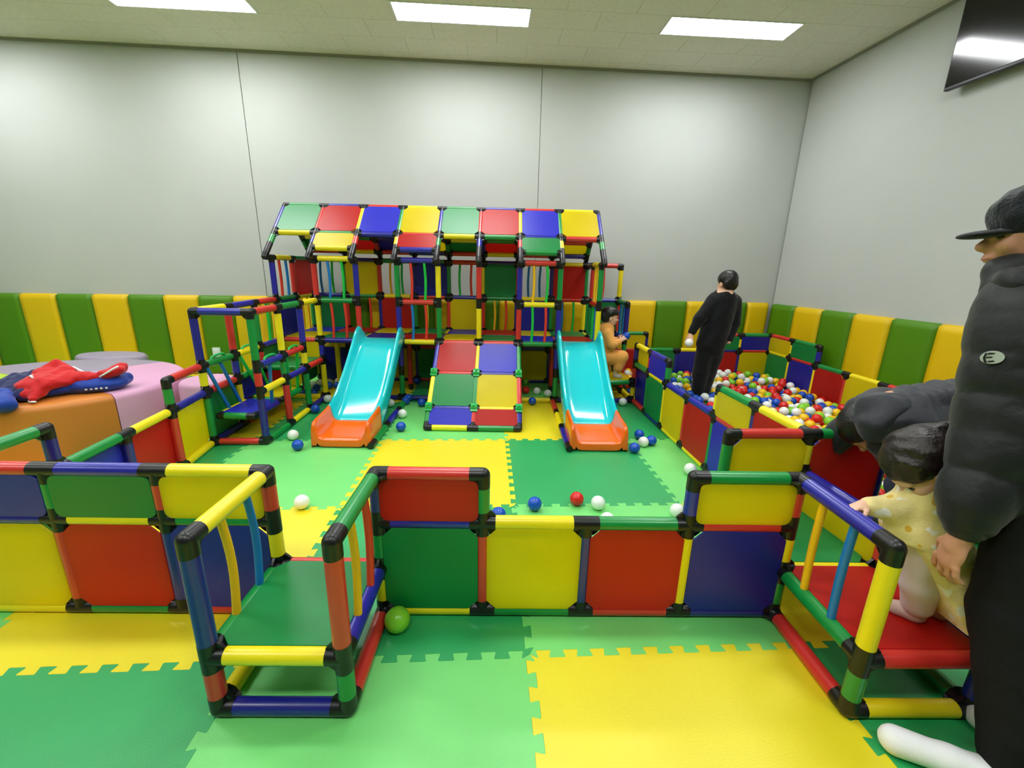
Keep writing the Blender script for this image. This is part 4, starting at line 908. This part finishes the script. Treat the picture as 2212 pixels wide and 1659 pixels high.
# ---------------- toddler on the red step
G = empty('person', (1.86, -.25, .25), 'toddler in pale yellow fleece dress holding the blue rail of the right step', 'person')
h = Fr((1.785, -.25, .80), math.radians(178), 1.0, .1, .95)
hn = Fr((1.652, -.232, .652), math.radians(185), math.radians(8), math.radians(15), .62)
soft('body', head_prims(h) + hand_prims(hn, 1, .75) + [('c', (1.81, -.25, .72), (1.84, -.25, .54), .055, .055), ('c', (1.79, -.25, .69), (1.72, -.24, .655), .03, .026), ('c', (1.72, -.24, .655), (1.655, -.233, .652), .026, .02), ('c', (1.84, -.275, .5), (1.855, -.287, .37), .04, .032), ('c', (1.855, -.287, .37), (1.875, -.277, .275), .031, .026),
     ('c', (1.9, -.24, .5), (1.95, -.25, .37), .045, .036), ('c', (1.95, -.25, .37), (1.97, -.26, .275), .034, .026), ('c', (1.875, -.275, .268), (1.84, -.25, .265), .022, .018), ('c', (1.97, -.26, .268), (1.94, -.22, .265), .022, .018)], .0052, SKIN_L, G, .012); face_bits(h, G)
soft('dress', [('c', (1.81, -.25, .725), (1.84, -.255, .58), .07, .105), ('c', (1.84, -.255, .58), (1.93, -.27, .40), .105, .13), ('c', (1.93, -.27, .40), (1.99, -.32, .34), .115, .11), ('c', (1.80, -.255, .69), (1.73, -.245, .652), .048, .043), ('c', (1.73, -.245, .652), (1.672, -.234, .652), .043, .036)], .0075, FLEECE, G, .03, folds(16, .006, 21), lambda P: .30 + 1.7 * np.maximum(0, 1.925 - P[:, 0]) * (P[:, 2] < .56) - P[:, 2])
soft('leggings', [('c', (1.835, -.27, .58), (1.852, -.288, .40), .07, .053), ('c', (1.852, -.29, .40), (1.87, -.283, .318), .052, .044), ('c', (1.93, -.25, .5), (1.96, -.26, .33), .05, .039)], .0075, LEGG, G, .012)
for x0, y0, x1, y1_ in ((1.876, -.277, 1.838, -.25), (1.972, -.262, 1.94, -.22)):
    soft('sock', [('c', (x0, y0, .31), (x0, y0, .275), .033, .031), ('c', (x0, y0, .278), (x1, y1_, .272), .03, .025)], .006, SOCKP, G, .012, None, lambda P: .2505 - P[:, 2])
soft('hair', [h.e((-.018, 0, .048), (.104, .088, .085)), h.e((-.05, 0, -.005), (.062, .08, .075)), h.c((-.11, 0, .05), (-.15, 0, .03), .03, .02)], .0065, HAIR_B, G, .02, wob(70, .003, 22), lambda P: ((P - np.array(h.o)) @ np.array(h.m)[:, 0]) - (.05 + .9 * np.maximum(0, ((P - np.array(h.o)) @ np.array(h.m)[:, 2]) - .01)) * 1.0)
V, Fc = [], []; cyl(V, Fc, h.p(-.10, 0, .052), h.p(-.122, 0, .046), .028, .026, 14); link('hair_tie', mesh('hair_tie', V, Fc, True), mat('yellow_hair_tie', '#d9e04a', .6), G, -G.location)

# ---------------- adult bending over in a navy padded jacket
Wm = empty('person', (2.37, .25, 0), 'adult in dark navy padded jacket and jeans bending down behind the red panel', 'person')
h = Fr((2.13, .34, .70), math.radians(150), 1.35, 0, .95)
soft('body', head_prims(h) + [('c', (2.17, .28, .80), (2.46, .22, .82), .1, .12), ('c', (2.40, .16, .80), (2.36, .2, .42), .085, .06), ('c', (2.36, .2, .42), (2.40, .22, .07), .055, .04), ('c', (2.42, .32, .80), (2.40, .33, .42), .085, .06), ('c', (2.40, .33, .42), (2.44, .34, .07), .055, .04), ('c', (2.40, .22, .04), (2.24, .22, .035), .034, .03), ('c', (2.44, .34, .04), (2.28, .34, .035), .034, .03),
     ('c', (2.22, .17, .80), (2.26, .12, .58), .045, .04), ('c', (2.26, .12, .58), (2.30, .12, .42), .038, .028), ('c', (2.2, .42, .8), (2.12, .5, .6), .045, .04), ('c', (2.12, .5, .6), (2.05, .56, .42), .038, .028)] + hand_prims(Fr((2.30, .12, .42), 0, 1.4), 1, .5) + hand_prims(Fr((2.05, .56, .42), math.radians(140), 1.2), 1, .5), .0075, SKIN, Wm, .012)
soft('jacket', [('c', (2.20, .27, .775), (2.50, .22, .83), .145, .165, (5, .016, .1)), ('c', (2.17, .26, .73), (2.19, .25, .62), .105, .08, (2, .01, 0)), ('c', (2.40, .2, .86), (2.47, .18, .95), .09, .05), ('c', (2.22, .17, .80), (2.25, .13, .58), .085, .075, (2, .009, 0)), ('c', (2.2, .40, .8), (2.12, .5, .58), .08, .07, (2, .009, 0))], .0095, PUFFN, Wm, .03, wob(26, .008, 31))
soft('hair', [h.e((-.015, 0, .05), (.103, .088, .085)), h.e((-.05, 0, -.005), (.06, .08, .08))], .009, HAIR, Wm, .02)
soft('hood', [('c', (2.085, .24, .745), (2.15, .25, .835), .06, .065), ('c', (2.08, .26, .735), (2.10, .34, .74), .05, .06), ('c', (2.15, .26, .84), (2.25, .27, .87), .06, .05), ('c', (2.14, .33, .80), (2.16, .42, .77), .07, .06), ('e', (2.16, .32, .82), (.11, .11, .085))], .009, PUFFN, Wm, .03, wob(30, .009, 32))
soft('jeans', [('c', (2.45, .18, .80), (2.42, .26, .78), .14, .13), ('c', (2.38, .17, .78), (2.34, .2, .42), .115, .09), ('c', (2.34, .2, .42), (2.40, .23, .10), .09, .075), ('c', (2.42, .32, .78), (2.40, .33, .42), .11, .09), ('c', (2.40, .33, .42), (2.44, .35, .10), .09, .075)], .0105, DENIM, Wm, .03, wob(24, .008, 33))
for sx, sy in ((2.40, .22), (2.44, .34)): soft('sock', [('c', (sx, sy, .05), (sx - .17, sy, .038), .042, .034)], .009, SOCKW, Wm, .012, None, lambda P: .003 - P[:, 2])

# ---------------- youth in black standing in the ball pit
Bk = empty('person', (2.56, 2.88, 0), 'person in black sweater and black trousers standing in the ball pit holding a white ball', 'person')
h = Fr((2.66, 2.85, 1.27), math.radians(105), .2, 0, .98)
hn = Fr((2.355, 2.83, .76), math.radians(200), 1.1, 0, .8)
soft('body', head_prims(h) + hand_prims(hn, 1, .7) + [('c', (2.65, 2.86, 1.14), (2.6, 2.87, .7), .1, .11), ('c', (2.56, 2.86, 1.1), (2.43, 2.84, .92), .04, .034), ('c', (2.43, 2.84, .92), (2.36, 2.83, .77), .033, .022), ('c', (2.77, 2.86, 1.1), (2.80, 2.88, .88), .04, .034), ('c', (2.80, 2.88, .88), (2.74, 2.8, .7), .033, .022),
     ('c', (2.54, 2.88, .7), (2.53, 2.86, .38), .07, .05), ('c', (2.53, 2.86, .38), (2.53, 2.87, .06), .045, .033), ('c', (2.66, 2.88, .7), (2.63, 2.9, .38), .07, .05), ('c', (2.63, 2.9, .38), (2.6, 2.9, .06), .045, .033), ('c', (2.53, 2.87, .04), (2.45, 2.8, .03), .03, .026), ('c', (2.6, 2.9, .04), (2.54, 2.81, .03), .03, .026)], .007, SKIN_L, Bk, .012); face_bits(h, Bk)
soft('hair', [h.e((-.015, 0, .05), (.103, .086, .085)), h.e((-.05, 0, -.005), (.06, .078, .07))], .009, HAIR, Bk, .02, wob(50, .003, 41), lambda P: ((P - np.array(h.o)) @ np.array(h.m)[:, 0]) - (.045 + .9 * np.maximum(0, ((P - np.array(h.o)) @ np.array(h.m)[:, 2]) - .02)))
soft('sweater', [('c', (2.655, 2.86, 1.10), (2.60, 2.87, .68), .135, .145), ('c', (2.56, 2.86, 1.1), (2.43, 2.84, .92), .075, .062), ('c', (2.43, 2.84, .92), (2.372, 2.832, .795), .06, .045), ('c', (2.77, 2.86, 1.1), (2.81, 2.88, .88), .075, .062), ('c', (2.81, 2.88, .88), (2.75, 2.81, .73), .06, .045)], .010, BLACKC, Bk, .03, folds(14, .008, 42))
soft('trousers', [('c', (2.60, 2.88, .72), (2.60, 2.88, .62), .13, .12), ('c', (2.55, 2.87, .62), (2.53, 2.86, .36), .095, .08), ('c', (2.53, 2.86, .36), (2.53, 2.87, .08), .08, .07), ('c', (2.655, 2.88, .62), (2.63, 2.9, .36), .095, .08), ('c', (2.63, 2.9, .36), (2.59, 2.9, .08), .08, .07)], .010, BLACKC, Bk, .03, folds(14, .009, 43))
for p0, p1 in (((2.53, 2.87, .045), (2.45, 2.8, .03)), ((2.6, 2.9, .045), (2.54, 2.81, .03))): soft('sock', [('c', p0, p1, .036, .03)], .009, BLACKC, Bk, .012, None, lambda P: .003 - P[:, 2])
ball((2.335, 2.79, .685), 'w', 'white ball held in the hand of the person in black')

# ---------------- child in orange kneeling on the corner step
C = empty('person', (1.6, 3.08, .25), 'small child in orange sweat suit kneeling on the yellow step with a blue ball', 'person')
h = Fr((1.578, 3.06, .895), 0.0, .12, 0, .86)
h1 = Fr((1.70, 3.02, .655), math.radians(15), math.radians(-35), math.radians(60), .66); h2 = Fr((1.70, 3.12, .66), math.radians(-15), math.radians(-35), math.radians(-60), .66)
soft('body', head_prims(h) + hand_prims(h1, 1, .45) + hand_prims(h2, -1, .45) + [('c', (1.55, 3.07, .77), (1.55, 3.08, .52), .07, .075), ('c', (1.55, 3.0, .74), (1.60, 2.97, .62), .036, .032), ('c', (1.60, 2.97, .62), (1.69, 3.015, .65), .03, .022), ('c', (1.55, 3.14, .74), (1.61, 3.17, .62), .036, .032), ('c', (1.61, 3.17, .62), (1.69, 3.125, .655), .03, .022),
     ('c', (1.58, 3.03, .48), (1.73, 3.01, .49), .055, .045), ('c', (1.73, 3.01, .49), (1.675, 3.01, .3), .042, .028), ('c', (1.675, 3.01, .275), (1.72, 3.0, .27), .024, .018), ('c', (1.56, 3.12, .48), (1.60, 3.13, .31), .055, .045), ('c', (1.60, 3.13, .30), (1.47, 3.14, .29), .042, .028), ('c', (1.47, 3.14, .285), (1.44, 3.14, .275), .024, .018)], .006, SKIN_L, C, .012); face_bits(h, C)
soft('hair', [h.e((-.012, 0, .052), (.108, .09, .085)), h.e((-.05, 0, .0), (.066, .083, .072)), h.e((.04, 0, .06), (.065, .075, .05))], .007, HAIR, C, .02, wob(60, .003, 51), lambda P: ((P - np.array(h.o)) @ np.array(h.m)[:, 0]) - (.018 + 6 * np.maximum(0, ((P - np.array(h.o)) @ np.array(h.m)[:, 2]) - .03)))
soft('sweatshirt', [('c', (1.552, 3.07, .765), (1.555, 3.08, .54), .088, .108), ('c', (1.55, 3.0, .74), (1.60, 2.965, .62), .056, .052), ('c', (1.60, 2.965, .62), (1.675, 3.005, .645), .05, .036), ('c', (1.55, 3.14, .74), (1.61, 3.175, .62), .056, .052), ('c', (1.61, 3.175, .62), (1.675, 3.13, .648), .05, .036), ('c', (1.555, 3.07, .79), (1.56, 3.07, .81), .055, .05)], .0085, ORC, C, .025, folds(20, .006, 52))
soft('trousers', [('c', (1.56, 3.08, .53), (1.56, 3.08, .47), .105, .1), ('c', (1.58, 3.03, .47), (1.73, 3.01, .487), .082, .07), ('c', (1.73, 3.01, .487), (1.695, 3.01, .36), .066, .055), ('c', (1.55, 3.12, .47), (1.59, 3.13, .32), .085, .068), ('c', (1.59, 3.13, .318), (1.49, 3.14, .31), .062, .05)], .0085, ORC, C, .025, folds(20, .006, 53), lambda P: .2505 - P[:, 2])
for p0, p1 in (((1.676, 3.01, .32), (1.678, 3.01, .275)), ((1.678, 3.01, .277), (1.725, 3.0, .27))): soft('sock', [('c', p0, p1, .03, .026)], .007, mat('grey_sock', '#b9b3a6', .9), C, .012, None, lambda P: .2505 - P[:, 2])
ball((1.772, 3.07, .70), 'b', 'blue ball held in both hands by the child in orange', None)
